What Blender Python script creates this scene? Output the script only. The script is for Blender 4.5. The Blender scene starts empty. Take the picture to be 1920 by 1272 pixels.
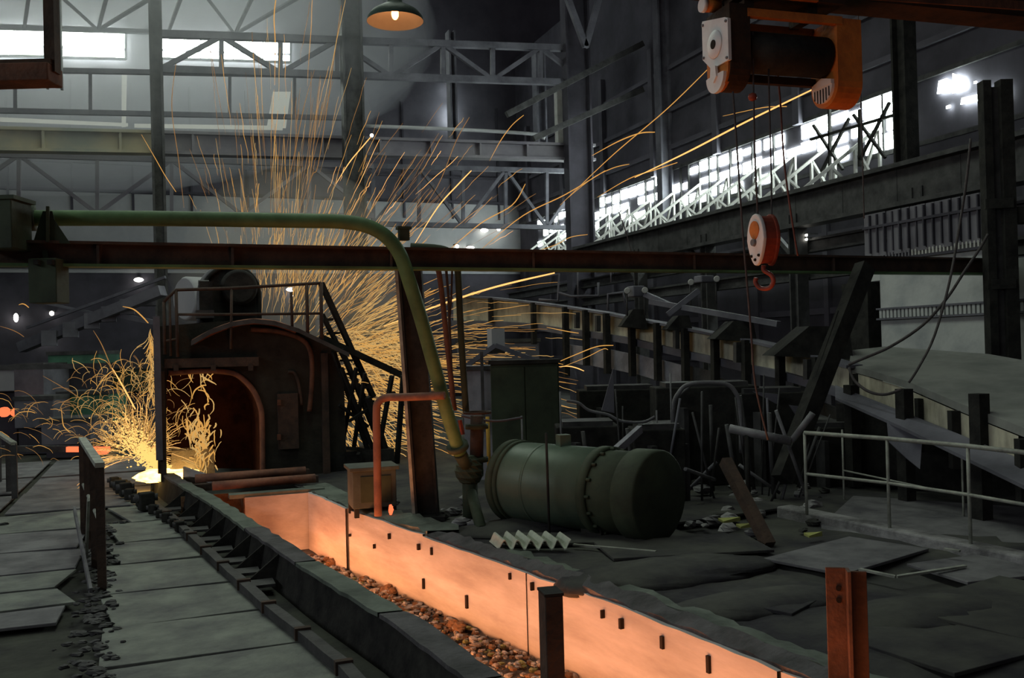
import bpy, math, random
from mathutils import Vector as V, Matrix
random.seed(7)
SC = bpy.context.scene
COL = SC.collection
# ------------------------------------------------------------------ camera
F = 1750.0
CAM = V((0, 0, 2.2))
YAW, ROLL, HOR = math.radians(20.7), math.radians(1.5), 650.0
PITCH = math.atan((HOR - 636) / F)
fw = V((math.sin(YAW) * math.cos(PITCH), math.cos(YAW) * math.cos(PITCH), math.sin(PITCH)))
rt0 = V((math.cos(YAW), -math.sin(YAW), 0))
up0 = rt0.cross(fw)
RT = rt0 * math.cos(ROLL) - up0 * math.sin(ROLL)
UP = up0 * math.cos(ROLL) + rt0 * math.sin(ROLL)
FW = fw
cd = bpy.data.cameras.new('camera')
cd.sensor_width = 36; cd.lens = F / 1920 * 36; cd.clip_end = 300; cd.clip_start = 0.05
cam = bpy.data.objects.new('camera', cd); COL.objects.link(cam)
cam.matrix_world = Matrix(((RT.x, UP.x, -FW.x, CAM.x), (RT.y, UP.y, -FW.y, CAM.y), (RT.z, UP.z, -FW.z, CAM.z), (0, 0, 0, 1)))
SC.camera = cam
# ------------------------------------------------------------------ world, big lights, exposure
SC.view_settings.view_transform = 'Standard'; SC.view_settings.look = 'None'
SC.view_settings.gamma = 1; SC.view_settings.use_curve_mapping = False
SC.view_settings.exposure = 0.0
w = bpy.data.worlds.new('world'); SC.world = w; w.use_nodes = True
w.node_tree.nodes['Background'].inputs[0].default_value = (0.50, 0.47, 0.52, 1)
w.node_tree.nodes['Background'].inputs[1].default_value = 0.08
SC.cycles.max_bounces = 5; SC.cycles.diffuse_bounces = 3; SC.cycles.glossy_bounces = 2
SC.cycles.volume_bounces = 0; SC.cycles.sample_clamp_indirect = 4.0
def area(name, loc, target, sx, sy, power, col, spread=180):
    l = bpy.data.lights.new(name, 'AREA'); l.shape = 'RECTANGLE'; l.size = sx; l.size_y = sy
    l.energy = power; l.color = col; l.spread = math.radians(spread)
    o = bpy.data.objects.new(name, l); COL.objects.link(o); o.location = loc
    o.rotation_euler = (V(target) - V(loc)).to_track_quat('-Z', 'Y').to_euler()
    return o
area('roof_skylight_offscreen', (2, 20, 17.5), (2, 20, 0), 6, 28, 1350, (0.88, 1.0, 0.84))
area('window_left_offscreen', (-16, 6, 8.5), (0, 6, 7.5), 22, 1.6, 700, (0.92, 0.97, 1.0))
# ------------------------------------------------------------------ pixel -> place
def ray(px, py):
    return FW + RT * ((px - 960) / F) - UP * ((py - 636) / F)
def at(px, py, d): return CAM + ray(px, py) * d
def gnd(px, py, z=0.0):
    r = ray(px, py); return CAM + r * ((z - CAM.z) / r.z)
def onY(px, py, Y):
    r = ray(px, py); return CAM + r * (Y / r.y)
def onX(px, py, X):
    r = ray(px, py); return CAM + r * (X / r.x)
# ------------------------------------------------------------------ materials
MATS = {}
def mat(name, c1, c2=None, scale=3.0, rough=0.75, metal=0.0, bump=0.25, stretch=(1, 1, 1), lo=0.38, hi=0.66, c3=None, spec=0.3):
    m = bpy.data.materials.new(name); m.use_nodes = True; nt = m.node_tree; N = nt.nodes; L = nt.links
    b = N['Principled BSDF']; b.inputs['Roughness'].default_value = rough; b.inputs['Metallic'].default_value = metal
    b.inputs['Specular IOR Level'].default_value = spec
    c2 = c2 or tuple(c * 0.55 for c in c1)
    tc = N.new('ShaderNodeTexCoord'); mp = N.new('ShaderNodeMapping'); mp.inputs['Scale'].default_value = stretch
    L.new(tc.outputs['Object'], mp.inputs['Vector'])
    no = N.new('ShaderNodeTexNoise'); no.inputs['Scale'].default_value = scale; no.inputs['Detail'].default_value = 6; no.inputs['Roughness'].default_value = 0.62
    L.new(mp.outputs['Vector'], no.inputs['Vector'])
    cr = N.new('ShaderNodeValToRGB'); e = cr.color_ramp.elements
    e[0].position = lo; e[0].color = (*c1, 1); e[1].position = hi; e[1].color = (*c2, 1)
    if c3:
        k = e.new((lo + hi) / 2); k.color = (*c3, 1)
    L.new(no.outputs['Fac'], cr.inputs['Fac']); L.new(cr.outputs['Color'], b.inputs['Base Color'])
    if bump:
        n2 = N.new('ShaderNodeTexNoise'); n2.inputs['Scale'].default_value = scale * 6; n2.inputs['Detail'].default_value = 4
        L.new(mp.outputs['Vector'], n2.inputs['Vector'])
        bp = N.new('ShaderNodeBump'); bp.inputs['Strength'].default_value = bump; bp.inputs['Distance'].default_value = 0.02
        L.new(n2.outputs['Fac'], bp.inputs['Height']); L.new(bp.outputs['Normal'], b.inputs['Normal'])
    MATS[name] = m; return m
def emit(name, col, s, sample=True, col2=None, scale=4.0):
    m = bpy.data.materials.new(name); m.use_nodes = True; nt = m.node_tree; N = nt.nodes
    N.remove(N['Principled BSDF']); em = N.new('ShaderNodeEmission'); em.inputs[0].default_value = (*col, 1); em.inputs[1].default_value = s
    nt.links.new(em.outputs[0], N['Material Output'].inputs[0])
    if col2:
        tc = N.new('ShaderNodeTexCoord'); no = N.new('ShaderNodeTexNoise'); no.inputs['Scale'].default_value = scale; no.inputs['Detail'].default_value = 4
        cr = N.new('ShaderNodeValToRGB'); e = cr.color_ramp.elements
        e[0].position = .35; e[0].color = (*col, 1); e[1].position = .65; e[1].color = (*col2, 1)
        nt.links.new(tc.outputs['Object'], no.inputs[0]); nt.links.new(no.outputs['Fac'], cr.inputs[0]); nt.links.new(cr.outputs[0], em.inputs[0])
    if not sample: m.cycles.emission_sampling = 'NONE'
    MATS[name] = m; return m
mat('plate', (.24, .265, .225), (.075, .075, .085), 2.0, .7, .0, .6, spec=.3, lo=.34, hi=.72)
mat('plate_worn', (.19, .19, .195), (.09, .088, .098), 2.2, .7, .0, .4)
mat('dirt', (.085, .088, .075), (.032, .031, .036), 1.1, .95, 0, .8, lo=.36, hi=.62)
mat('dark_ground', (.07, .075, .06), (.03, .03, .03), 1.4, .95, 0, .8)
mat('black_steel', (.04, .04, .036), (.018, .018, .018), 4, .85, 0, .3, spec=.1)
mat('dark_steel', (.085, .085, .085), (.04, .04, .042), 3, .65, .2, .3)
mat('grey_steel', (.22, .22, .23), (.11, .11, .12), 3, .6, .2, .25)
mat('bluegrey_steel', (.17, .17, .20), (.09, .09, .11), 1.2, .75, 0, .2)
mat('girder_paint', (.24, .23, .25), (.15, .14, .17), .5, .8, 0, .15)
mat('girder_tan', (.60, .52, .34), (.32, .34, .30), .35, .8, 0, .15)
mat('truss_pale', (.55, .55, .52), (.4, .4, .38), 2, .7, 0, .1)
mat('trough_wall', (.50, .49, .49), (.32, .30, .29), 1.6, .78, 0, .3, stretch=(1, .45, 2.2), lo=.35, hi=.68)
mat('trough_lip', (.13, .125, .13), (.06, .06, .06), 3, .9, 0, .8)
mat('trough_green', (.17, .20, .165), (.08, .095, .08), 2.5, .85, 0, .6)
mat('hole', (.02, .012, .008), (.01, .008, .006), 4, .9, 0, 0)  # near-black that paints the shade inside holes
mat('scale_debris', (.42, .40, .38), (.12, .10, .09), 9, .8, 0, .4)
mat('scale_brown', (.22, .12, .06), (.10, .06, .04), 9, .85, 0, .4)
mat('scale_green', (.25, .26, .10), (.13, .13, .06), 9, .85, 0, .4)
mat('bed', (.10, .085, .075), (.04, .035, .03), 6, .95, 0, 1.0)
mat('green_pipe', (.11, .21, .085), (.06, .115, .05), 2.0, .6, 0, .2, c3=(.085, .165, .07))
mat('green_tank', (.12, .175, .125), (.07, .10, .075), 1.5, .42, .1, .15, lo=.3, hi=.7)
mat('green_dark', (.055, .075, .045), (.03, .04, .026), 2, .75, 0, .2)
mat('rust', (.16, .07, .04), (.07, .035, .022), 4, .8, 0, .4)
mat('rust_dark', (.085, .055, .04), (.04, .03, .025), 4, .85, 0, .4)
mat('furnace_shell', (.040, .037, .028), (.018, .017, .013), 2.5, .8, 0, .5)
mat('furnace_brick', (.17, .065, .045), (.07, .03, .024), 3, .9, 0, .6)
mat('sill_brick', (.36, .31, .26), (.22, .19, .16), 5, .9, 0, .5)
mat('furnace_rim', (.34, .15, .09), (.18, .085, .06), 4, .7, 0, .3)
mat('hoist_orange', (.62, .20, .035), (.34, .10, .025), 5, .6, 0, .2, lo=.4, hi=.72)
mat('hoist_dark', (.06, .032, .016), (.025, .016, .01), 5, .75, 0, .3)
mat('white_enamel', (.80, .79, .76), (.66, .60, .56), 6, .4, 0, .05, lo=.5, hi=.8)
mat('hook_red', (.32, .06, .03), (.14, .03, .02), 6, .5, 0, .1)
mat('lamp_green', (.06, .10, .075), (.035, .06, .045), 4, .5, 0, .1)
mat('lamp_white', (.76, .74, .70), (.66, .64, .60), 4, .5, 0, .05)
mat('white_wall', (.52, .54, .53), (.30, .32, .34), 1.3, .9, 0, .3, lo=.42, hi=.75)
mat('cladding_grey', (.20, .195, .22), (.13, .125, .145), .8, .7, 0, .1)
mat('cladding_dark', (.085, .08, .10), (.045, .043, .055), .6, .9, 0, .1)
mat('cladding_mid', (.12, .115, .14), (.075, .072, .09), .5, .9, 0, .1)
mat('wall_pale', (.44, .45, .46), (.33, .34, .36), .4, .9, 0, .1)
mat('gallery_panel', (.62, .60, .46), (.30, .28, .22), 2.2, .85, 0, .3, stretch=(1.5, 1.5, .6), lo=.4, hi=.68)
mat('gallery_panel_blue', (.34, .34, .38), (.18, .18, .20), 2, .85, 0, .3)
mat('slab_top', (.27, .28, .26), (.17, .18, .17), 1.2, .85, 0, .4)
mat('asbestos', (.52, .56, .46), (.36, .40, .33), 5, .9, 0, .3)
mat('rail_light', (.40, .42, .36), (.22, .23, .20), 6, .6, .1, .2)
mat('rope', (.10, .09, .09), (.06, .055, .055), 12, .8, .2, .2)
mat('rope_red', (.16, .07, .06), (.09, .04, .035), 12, .8, .2, .2)
mat('concrete', (.36, .36, .36), (.13, .13, .13), 3, .92, 0, .5)
mat('box_green', (.085, .11, .095), (.05, .062, .055), 3, .6, 0, .2)
mat('machine_green', (.08, .22, .14), (.04, .11, .075), 2, .6, 0, .2)
mat('yellow_paint', (.55, .33, .05), (.4, .22, .03), 4, .7, 0, .1)
mat('yellow_paper', (.42, .44, .14), (.3, .32, .1), 6, .9, 0, .1)
emit('daylight', (.88, 1.0, .95), 34.0)
emit('daylight_dim', (.95, 1.0, .85), .35)
emit('dim_bulb', (1, .42, .13), 8.0)
emit('lamp_glow', (1, .97, .85), 12.0)
emit('hot_metal', (1, .29, .105), 16.5, True, (1, .40, .15), 1.5)
emit('hot_crust', (1, .22, .06), 4.0, True, (1, .34, .11), 2.5)
emit('molten', (1, .45, .08), 5.0, True, (1, .72, .24), 5)
emit('molten_spray', (1, .58, .16), 1.3)
emit('spark', (1, .50, .12), .70)
emit('spark_bright', (1, .50, .15), 1.5)
emit('spark_dim', (1, .50, .16), .30)
emit('spark_pale', (1, .60, .20), .62)
emit('ember', (1, .16, .06), 1.6)
# ------------------------------------------------------------------ mesh helpers
WL = {}
class MB:
    def __init__(s): s.v = []; s.f = []; s.sm = []
    def quadbox(s, c8, smooth=False):
        i = len(s.v); s.v += [V(c) for c in c8]
        for q in ((0, 3, 2, 1), (4, 5, 6, 7), (0, 1, 5, 4), (1, 2, 6, 5), (2, 3, 7, 6), (3, 0, 4, 7)):
            s.f.append(tuple(i + k for k in q)); s.sm.append(False)
        return s
    def box(s, c, sx, sy, sz, rz=0, ax=None):
        c = V(c)
        if ax: X, Y, Z = [V(a) for a in ax]
        else:
            X = V((math.cos(rz), math.sin(rz), 0)); Y = V((-math.sin(rz), math.cos(rz), 0)); Z = V((0, 0, 1))
        X = X * sx / 2; Y = Y * sy / 2; Z = Z * sz / 2
        return s.quadbox([c - X - Y - Z, c + X - Y - Z, c + X + Y - Z, c - X + Y - Z, c - X - Y + Z, c + X - Y + Z, c + X + Y + Z, c - X + Y + Z])
    def bar(s, a, b, w, h, up=(0, 0, 1)):
        a = V(a); b = V(b); Y = (b - a); L = Y.length
        if L < 1e-6: return s
        Y /= L; up = V(up)
        if abs(Y.dot(up)) > .98: up = V((0, 1, 0)) if abs(Y.y) < .9 else V((1, 0, 0))
        X = Y.cross(up).normalized(); Z = X.cross(Y)
        return s.box((a + b) / 2, w, L, h, ax=(X, Y, Z))
    def ibeam(s, a, b, w, h, t, up=(0, 0, 1)):
        a = V(a); b = V(b); Y = (b - a).normalized(); up = V(up)
        if abs(Y.dot(up)) > .98: up = V((0, 1, 0)) if abs(Y.y) < .9 else V((1, 0, 0))
        X = Y.cross(up).normalized(); Z = X.cross(Y)
        for k in (-1, 1): s.bar(a + Z * k * (h / 2 - t / 2), b + Z * k * (h / 2 - t / 2), w, t, up)
        return s.bar(a, b, t, h - 1.5 * t, up)
    def tube(s, pts, r, n=8, cap=True, smooth=True, rs=None):
        pts = [V(p) for p in pts]; rings = []; Xp = None
        for i, p in enumerate(pts):
            d = (pts[min(i + 1, len(pts) - 1)] - pts[max(i - 1, 0)])
            d = d.normalized() if d.length > 1e-9 else V((0, 0, 1))
            if Xp is None:
                u = V((0, 0, 1)) if abs(d.z) < .9 else V((0, 1, 0)); X = d.cross(u).normalized()
            else:
                X = (Xp - d * Xp.dot(d)); X = X.normalized() if X.length > 1e-6 else d.cross(V((0, .3, 1))).normalized()
            Xp = X; Y = d.cross(X); rr = rs[i] if rs else r
            k = len(s.v)
            for j in range(n):
                a = 2 * math.pi * j / n; s.v.append(p + X * (math.cos(a) * rr) + Y * (math.sin(a) * rr))
            rings.append(k)
        for a, b in zip(rings, rings[1:]):
            for j in range(n):
                j2 = (j + 1) % n; s.f.append((a + j, a + j2, b + j2, b + j)); s.sm.append(smooth)
        if cap:
            s.f.append(tuple(rings[0] + j for j in reversed(range(n)))); s.sm.append(False)
            s.f.append(tuple(rings[-1] + j for j in range(n))); s.sm.append(False)
        return s
    def lathe(s, prof, c, ax, n=32, smooth=True):
        # prof: (along, radius) ; ax axis
        c = V(c); ax = V(ax).normalized(); u = V((0, 0, 1)) if abs(ax.z) < .9 else V((0, 1, 0))
        X = ax.cross(u).normalized(); Y = ax.cross(X); rings = []
        for (t, r) in prof:
            k = len(s.v); rings.append(k)
            for j in range(n):
                a = 2 * math.pi * j / n; s.v.append(c + ax * t + X * (math.cos(a) * r) + Y * (math.sin(a) * r))
        for a, b in zip(rings, rings[1:]):
            for j in range(n):
                j2 = (j + 1) % n; s.f.append((a + j, a + j2, b + j2, b + j)); s.sm.append(smooth)
        s.f.append(tuple(rings[0] + j for j in reversed(range(n)))); s.sm.append(False)
        s.f.append(tuple(rings[-1] + j for j in range(n))); s.sm.append(False)
        return s
    def prism(s, poly, off):
        off = V(off); n = len(poly); i = len(s.v)
        s.v += [V(p) for p in poly] + [V(p) + off for p in poly]
        s.f.append(tuple(range(i + n - 1, i - 1, -1))); s.f.append(tuple(range(i + n, i + 2 * n))); s.sm += [False, False]
        for j in range(n):
            k = (j + 1) % n; s.f.append((i + j, i + k, i + n + k, i + n + j)); s.sm.append(False)
        return s
    def strip(s, A, B, closed=False, smooth=False):
        i = len(s.v); n = len(A); s.v += [V(p) for p in A] + [V(p) for p in B]
        for j in range(n if closed else n - 1):
            k = (j + 1) % n; s.f.append((i + j, i + k, i + n + k, i + n + j)); s.sm.append(smooth)
        return s
    def blob(s, c, rx, ry, rz, n=7, m=5, jit=.25):
        c = V(c); i = len(s.v)
        s.v.append(c + V((0, 0, rz)))
        for a in range(1, m):
            t = math.pi * a / m
            for b in range(n):
                p = 2 * math.pi * b / n + a * .4; k = 1 + random.uniform(-jit, jit)
                s.v.append(c + V((rx * math.sin(t) * math.cos(p) * k, ry * math.sin(t) * math.sin(p) * k, rz * math.cos(t) * k)))
        s.v.append(c - V((0, 0, rz))); last = len(s.v) - 1
        for b in range(n): s.f.append((i, i + 1 + b, i + 1 + (b + 1) % n)); s.sm.append(False)
        for a in range(m - 2):
            for b in range(n):
                p = i + 1 + a * n; q = p + n
                s.f.append((p + b, q + b, q + (b + 1) % n, p + (b + 1) % n)); s.sm.append(False)
        p = i + 1 + (m - 2) * n
        for b in range(n): s.f.append((p + b, last, p + (b + 1) % n)); s.sm.append(False)
        return s
    def build(s, name, mt, parent=None, bevel=0.0):
        if parent is not None: o0 = WL[parent]
        else:
            xs = [p.x for p in s.v]; ys = [p.y for p in s.v]; zs = [p.z for p in s.v]
            o0 = V(((min(xs) + max(xs)) / 2, (min(ys) + max(ys)) / 2, min(zs)))
        me = bpy.data.meshes.new(name); me.from_pydata([p - o0 for p in s.v], [], s.f)
        me.polygons.foreach_set('use_smooth', s.sm); me.update()
        me.materials.append(MATS[mt])
        o = bpy.data.objects.new(name, me); COL.objects.link(o); WL[o] = o0
        if parent is not None: o.parent = parent
        else: o.location = o0
        if bevel:
            b = o.modifiers.new('bevel', 'BEVEL'); b.width = bevel; b.segments = 2; b.limit_method = 'ANGLE'
        return o
def tag(o, label, cat, group=None, kind=None):
    o['label'] = label
    if cat: o['category'] = cat
    if group: o['group'] = group
    if kind: o['kind'] = kind
    return o
def thing(name, loc, label, cat, group=None):
    o = bpy.data.objects.new(name, None); COL.objects.link(o); o.location = V(loc); WL[o] = V(loc)
    o.empty_display_size = .1
    return tag(o, label, cat, group)
def struct(o, label=None, cat=None):
    o['kind'] = 'structure'
    if label: o['label'] = label
    if cat: o['category'] = cat
    return o
def lerp(a, b, t): return a + (b - a) * t
def arc(c, u, v, r, a0, a1, n):
    return [V(c) + V(u) * (r * math.cos(a0 + (a1 - a0) * i / n)) + V(v) * (r * math.sin(a0 + (a1 - a0) * i / n)) for i in range(n + 1)]
def smooth_path(pts, n=6):
    P = [V(p) for p in pts]; out = []
    for i in range(len(P) - 1):
        p0 = P[max(i - 1, 0)]; p1 = P[i]; p2 = P[i + 1]; p3 = P[min(i + 2, len(P) - 1)]
        for k in range(n):
            t = k / n
            out.append(.5 * ((2 * p1) + (p2 - p0) * t + (2 * p0 - 5 * p1 + 4 * p2 - p3) * t * t + (3 * p1 - p0 - 3 * p2 + p3) * t ** 3))
    out.append(P[-1]); return out

# ================================================================== FLOOR
def ground_patch(name, x0, x1, y0, y1, z, mt, nx, ny, amp, parent=None, clip=None):
    m = MB(); ids = {}
    for j in range(ny + 1):
        for i in range(nx + 1):
            x = lerp(x0, x1, i / nx); y = lerp(y0, y1, j / ny)
            h = amp * (math.sin(x * 1.7 + 1.3 * math.sin(y * .9)) * .5 + math.sin(y * 2.1 + x * .6) * .35 + random.uniform(-.25, .25))
            m.v.append(V((x, y, z + h)))
    for j in range(ny):
        for i in range(nx):
            a = j * (nx + 1) + i; m.f.append((a, a + 1, a + nx + 2, a + nx + 1)); m.sm.append(True)
    return m.build(name, mt, parent)
# trough edges in plan (x as a function of y)
RW = [(3.98, 3.2), (3.83, 5.04), (3.68, 6.23), (3.46, 7.76), (2.84, 10.65), (2.36, 12.75), (2.26, 13.4), (2.10, 14.6), (1.75, 17.2), (1.55, 18.6)]
LW = [(2.08, 3.2), (1.95, 5.3), (1.80, 6.9), (1.47, 8.77), (1.10, 11.31), (.76, 13.8), (.30, 16.5), (.05, 18.4)]
def interp(P, y):
    for (xa, ya), (xb, yb) in zip(P, P[1:]):
        if ya <= y <= yb: return lerp(xa, xb, (y - ya) / (yb - ya))
    return P[0][0] if y < P[0][1] else P[-1][0]
xr = lambda y: interp(RW, y)
xl = lambda y: interp(LW, y)
floor = struct(MB().box((0, 24, -1.32), 110, 110, .5).build('floor', 'dark_ground'), 'dark dirty mill floor below the plates and trough', 'floor')
# earth on the tank side of the trough: follows the trough edge
def side_ground(name, edge, out, z, mt, side, ys, amp):
    m = MB(); n = 26
    for y in ys:
        e = edge(y)
        for i in range(n + 1):
            t = (i / n) ** 1.6; x = lerp(e, out, t)
            k = min(1, i / 2.0)
            h = k * amp * (math.sin(x * 1.7 + 1.3 * math.sin(y * .9)) * .5 + math.sin(y * 2.1 + x * .6) * .4 + random.uniform(-.3, .3))
            m.v.append(V((x, y, z + h)))
    for j in range(len(ys) - 1):
        for i in range(n):
            a = j * (n + 1) + i
            q = (a, a + 1, a + n + 2, a + n + 1)
            m.f.append(q if side > 0 else q[::-1]); m.sm.append(True)
    return m.build(name, mt, floor)
ysR = [2.5 + .3 * i for i in range(54)] + [19 + 2 * i for i in range(12)]
side_ground('earth_bank', lambda y: xr(y) + .12, 24, -.02, 'dirt', 1, ysR, .055)
# walkway side, steel floor plates
side_ground('walkway_base', lambda y: xl(y) - .18, -14, -.24, 'dark_ground', -1, [2.5 + .5 * i for i in range(34)] + [20 + 2 * i for i in range(14)], .02)
def plate(parent, p4, z, th, mt, tilt=0):
    c = []
    zz = [z + random.uniform(-.012, .012) + tilt * random.uniform(-1, 1) for _ in range(4)]
    for k in (0, 1):
        for (x, y), h in zip(p4, zz): c.append((x, y, h - th * (1 - k)))
    return MB().quadbox(c).build('floor_plate', mt, parent, bevel=.006)
# plates between the handrail and the trough rail
joints = [5.4, 6.6, 7.75, 8.9, 10.1, 11.5, 12.9, 14.4, 16.0, 17.8]
for a, b in zip(joints, joints[1:]):
    plate(floor, [(-.48 + random.uniform(-.06, .06), a + .03), (xl(a) - .55, a + random.uniform(0, .05)), (xl(b) - .55, b - .03), (-.50 + random.uniform(-.06, .06) - (b - 8) * .045 * (b > 8), b - random.uniform(.0, .05))], -.16, .03, 'plate', .012)
# plates on the other side of the handrail
for xa, xb, ys in ((-2.35, -.85, [9.3, 9.9, 10.7, 11.6, 12.9, 14.3, 16.0]), (-4.4, -2.4, [8.5, 9.9, 11.3, 12.4, 14.2, 16.1]), (-7.2, -4.45, [9, 11, 13, 15.5])):
    for a, b in zip(ys, ys[1:]):
        sh = -(a - 9) * .05
        plate(floor, [(xa + sh, a + random.uniform(.0, .06)), (xb + sh + random.uniform(-.15, .1), a + random.uniform(.0, .05)), (xb + sh + random.uniform(-.15, .1), b - .03), (xa + sh, b - .03)], -.165, .03, random.choice(['plate', 'plate', 'plate_worn']), .018)
# far floor strips towards the splash
for a, b in ((16.2, 18.4), (18.5, 20.8), (20.9, 24)):
    for xa, xb in ((-2.3, -.2), (-5.2, -2.4), (-9, -5.3)):
        plate(floor, [(xa + .02, a), (xb, a + .03), (xb, b - .03), (xa + .02, b)], -.17, .03, 'plate_worn', .012)
# plates lying on the earth bank
for (cx, cy, sx, sy, rz) in ((6.4, 7.6, 1.5, .9, .3), (5.1, 8.6, 1.7, .8, -.2), (6.3, 5.6, 1.6, 1.0, .25), (4.9, 6.7, 1.0, .7, .5), (7.2, 6.6, 1.2, .8, -.1), (5.2, 5.0, 1.1, .7, .1), (4.2, 9.6, 1.5, .6, -.4), (6.6, 10.4, 1.8, 1.1, .1)):
    c = math.cos(rz); s_ = math.sin(rz)
    plate(floor, [(cx + c * u * sx / 2 - s_ * v_ * sy / 2, cy + s_ * u * sx / 2 + c * v_ * sy / 2) for u, v_ in ((-1, -1), (1, -1), (1, 1), (-1, 1))], .045, .03, 'plate_worn' if cx in (6.4, 7.2) else 'dirt', .02)
# ================================================================== BACK WALL
YB = 47.0
wb = struct(MB().box((1, YB + .2, 3.2), 72, .3, 6.8).build('wall_back', 'cladding_dark'), 'dark cladding of the hall end with a pale band', 'wall')
MB().box((-8, YB + .15, 7.95), 54, .3, 3.7).build('pale_band', 'wall_pale', wb)
MB().box((27, YB + .15, 8.1), 16, .3, 3.4).build('pale_band', 'cladding_mid', wb)
MB().box((1, YB + .2, 16.4), 72, .3, 13.2).build('upper_cladding', 'cladding_mid', wb)
for k in range(15):
    x = -14 + k * 2.6
    MB().box((x, YB - .02, 12), .10, .1, 6).build('girt', 'cladding_dark', wb)
for z in (6.35, 7.2, 9.9, 11.2):
    MB().box((1, YB - .04, z), 60, .1, .12).build('girt', 'cladding_dark', wb)
# end windows with bright panes
def pane_quad(c4, th, parent, name='pane', mt='daylight'):
    c4 = [V(p) for p in c4]; n = (c4[1] - c4[0]).cross(c4[3] - c4[0]).normalized() * th
    return MB().quadbox([*[p - n for p in c4], *c4]).build(name, mt, parent)
def end_window(idx, px0, px1, yt0, yt1, yb0, yb1, cuts, Y):
    P = lambda x, y: onY(x, y, Y)
    fr = MB()
    tl, tr_, bl, br = P(px0, yt0), P(px1, yt1), P(px0, yb0), P(px1, yb1)
    for a, b in ((tl, tr_), (bl, br), (tl, bl), (tr_, br)): fr.bar(a, b, .1, .16, (0, 1, 0))
    o = struct(fr.build('window_%d' % idx, 'dark_steel'), 'bright industrial clerestory window high in the hall end', 'window')
    mid = .66
    for a, b in zip(cuts, cuts[1:]):
        q = lambda t, s_: tl.lerp(tr_, t).lerp(bl.lerp(br, t), s_)
        g = .006
        pane_quad([q(a + g, mid - .04), q(b - g, mid - .04), q(b - g, .03), q(a + g, .03)], .03, o)
        pane_quad([q(a + g, .98), q(b - g, .98), q(b - g, mid + .06), q(a + g, mid + .06)], .03, o)
    return o
end_window(1, -90, 84, 44, 50, 104, 106, [0, .33, .66, 1], YB - .3)
end_window(2, 108, 236, 50, 56, 108, 111, [0, .5, 1], YB - .3)
end_window(3, 300, 545, 60, 72, 110, 117, [0, .3, .55, .78, 1], YB - .3)
# pale lit openings low down between girders
def opening(idx, c4px, Y, mt='daylight_dim', lab=''):
    o = struct(pane_quad([onY(x, y, Y) for x, y in c4px], .05, None, 'window_%d' % idx, mt), lab, 'window')
    return o
opening(4, [(228, 238), (236, 238), (238, 138), (228, 138)], YB - .4, lab='tall narrow lit slit beside the clerestory windows')
opening(5, [(500, 240), (536, 240), (545, 172), (512, 172)], YB - .4, lab='pale lit opening below the clerestory windows')
opening(6, [(0, 228), (240, 237), (240, 231), (0, 220)], YB - .4, lab='long thin lit gap above the tan crane girder')
opening(7, [(252, 239), (530, 244), (530, 236), (252, 232)], YB - .4, lab='long thin lit gap above the grey crane girder')
for i, (x, y, w_, h) in enumerate(((842, 168, 3, 11), (844, 205, 5, 13), (845, 219, 5, 8), (845, 229, 5, 8), (1045, 250, 3, 14), (1087, 204, 4, 4), (1289, 76, 5, 5), (1303, 76, 4, 4))):
    opening(8 + i, [(x - w_ / 2, y + h / 2), (x + w_ / 2, y + h / 2), (x + w_ / 2, y - h / 2), (x - w_ / 2, y - h / 2)], YB - .4 if x < 1100 else 40, 'daylight', 'small bright hole in the dark cladding')
# ================================================================== CRANE GIRDERS AND TRUSSES ACROSS THE HALL
YG = 34.0
def girder(name, p0, p1, h, dpt, mt, label, stiff=2.4, flange=.12, t0=0):
    a, b = V(p0), V(p1)
    g = thing(name, (a.x, a.y, min(a.z, b.z) - h), label, 'girder')
    dn = V((0, 0, -1))
    MB().bar(a + dn * h / 2, b + dn * h / 2, .06, h - .1).build('web', mt, g)
    for z, nm in ((0.05, 'flange'), (h - .05, 'flange')):
        MB().bar(a + dn * z, b + dn * z, dpt, .1).build(nm, mt, g)
    L = (b - a).length; n = int(L / stiff)
    for i in range(n + 1):
        p = a.lerp(b, (i + .5) / (n + 1)) + dn * h / 2
        MB().box(p, .08, dpt * .8, h - .2).build('stiffener', mt, g)
    return g
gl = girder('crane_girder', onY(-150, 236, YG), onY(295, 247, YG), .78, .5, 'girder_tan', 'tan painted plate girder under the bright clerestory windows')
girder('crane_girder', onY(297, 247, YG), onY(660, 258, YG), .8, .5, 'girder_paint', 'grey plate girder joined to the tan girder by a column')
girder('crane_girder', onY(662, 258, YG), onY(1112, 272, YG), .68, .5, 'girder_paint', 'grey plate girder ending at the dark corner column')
def truss(name, top0, top1, bot0, bot1, n, r, mt, label, parent_grp=None, verticals=True, zig=True):
    a, b, c, d = V(top0), V(top1), V(bot0), V(bot1)
    t = thing(name, c, label, 'truss', parent_grp)
    MB().bar(a, b, r * 1.5, r * 1.5).build('top_chord', mt, t); MB().bar(c, d, r * 1.5, r * 1.5).build('bottom_chord', mt, t)
    for i in range(n):
        p, q = a.lerp(b, i / n), a.lerp(b, (i + 1) / n); u, v_ = c.lerp(d, i / n), c.lerp(d, (i + 1) / n)
        if verticals: MB().bar(p, u, r, r, (0, 1, 0)).build('vertical', mt, t)
        if zig: MB().bar(*((p, v_) if i % 2 else (u, q)), r, r, (0, 1, 0)).build('diagonal', mt, t)
    return t
truss('lattice_truss', onY(-120, 128, YG + 1), onY(668, 143, YG + 1), onY(-120, 205, YG + 1), onY(668, 222, YG + 1), 6, .11, 'bluegrey_steel', 'thin lattice truss between the clerestory windows and the crane girder', zig=False)
truss('lattice_truss', onY(300, 64, YG - .25), onY(1100, 92, YG - .25), onY(300, 130, YG - .25), onY(1100, 156, YG - .25), 8, .16, 'bluegrey_steel', 'lattice truss crossing the dark upper hall to the corner column')
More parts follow.
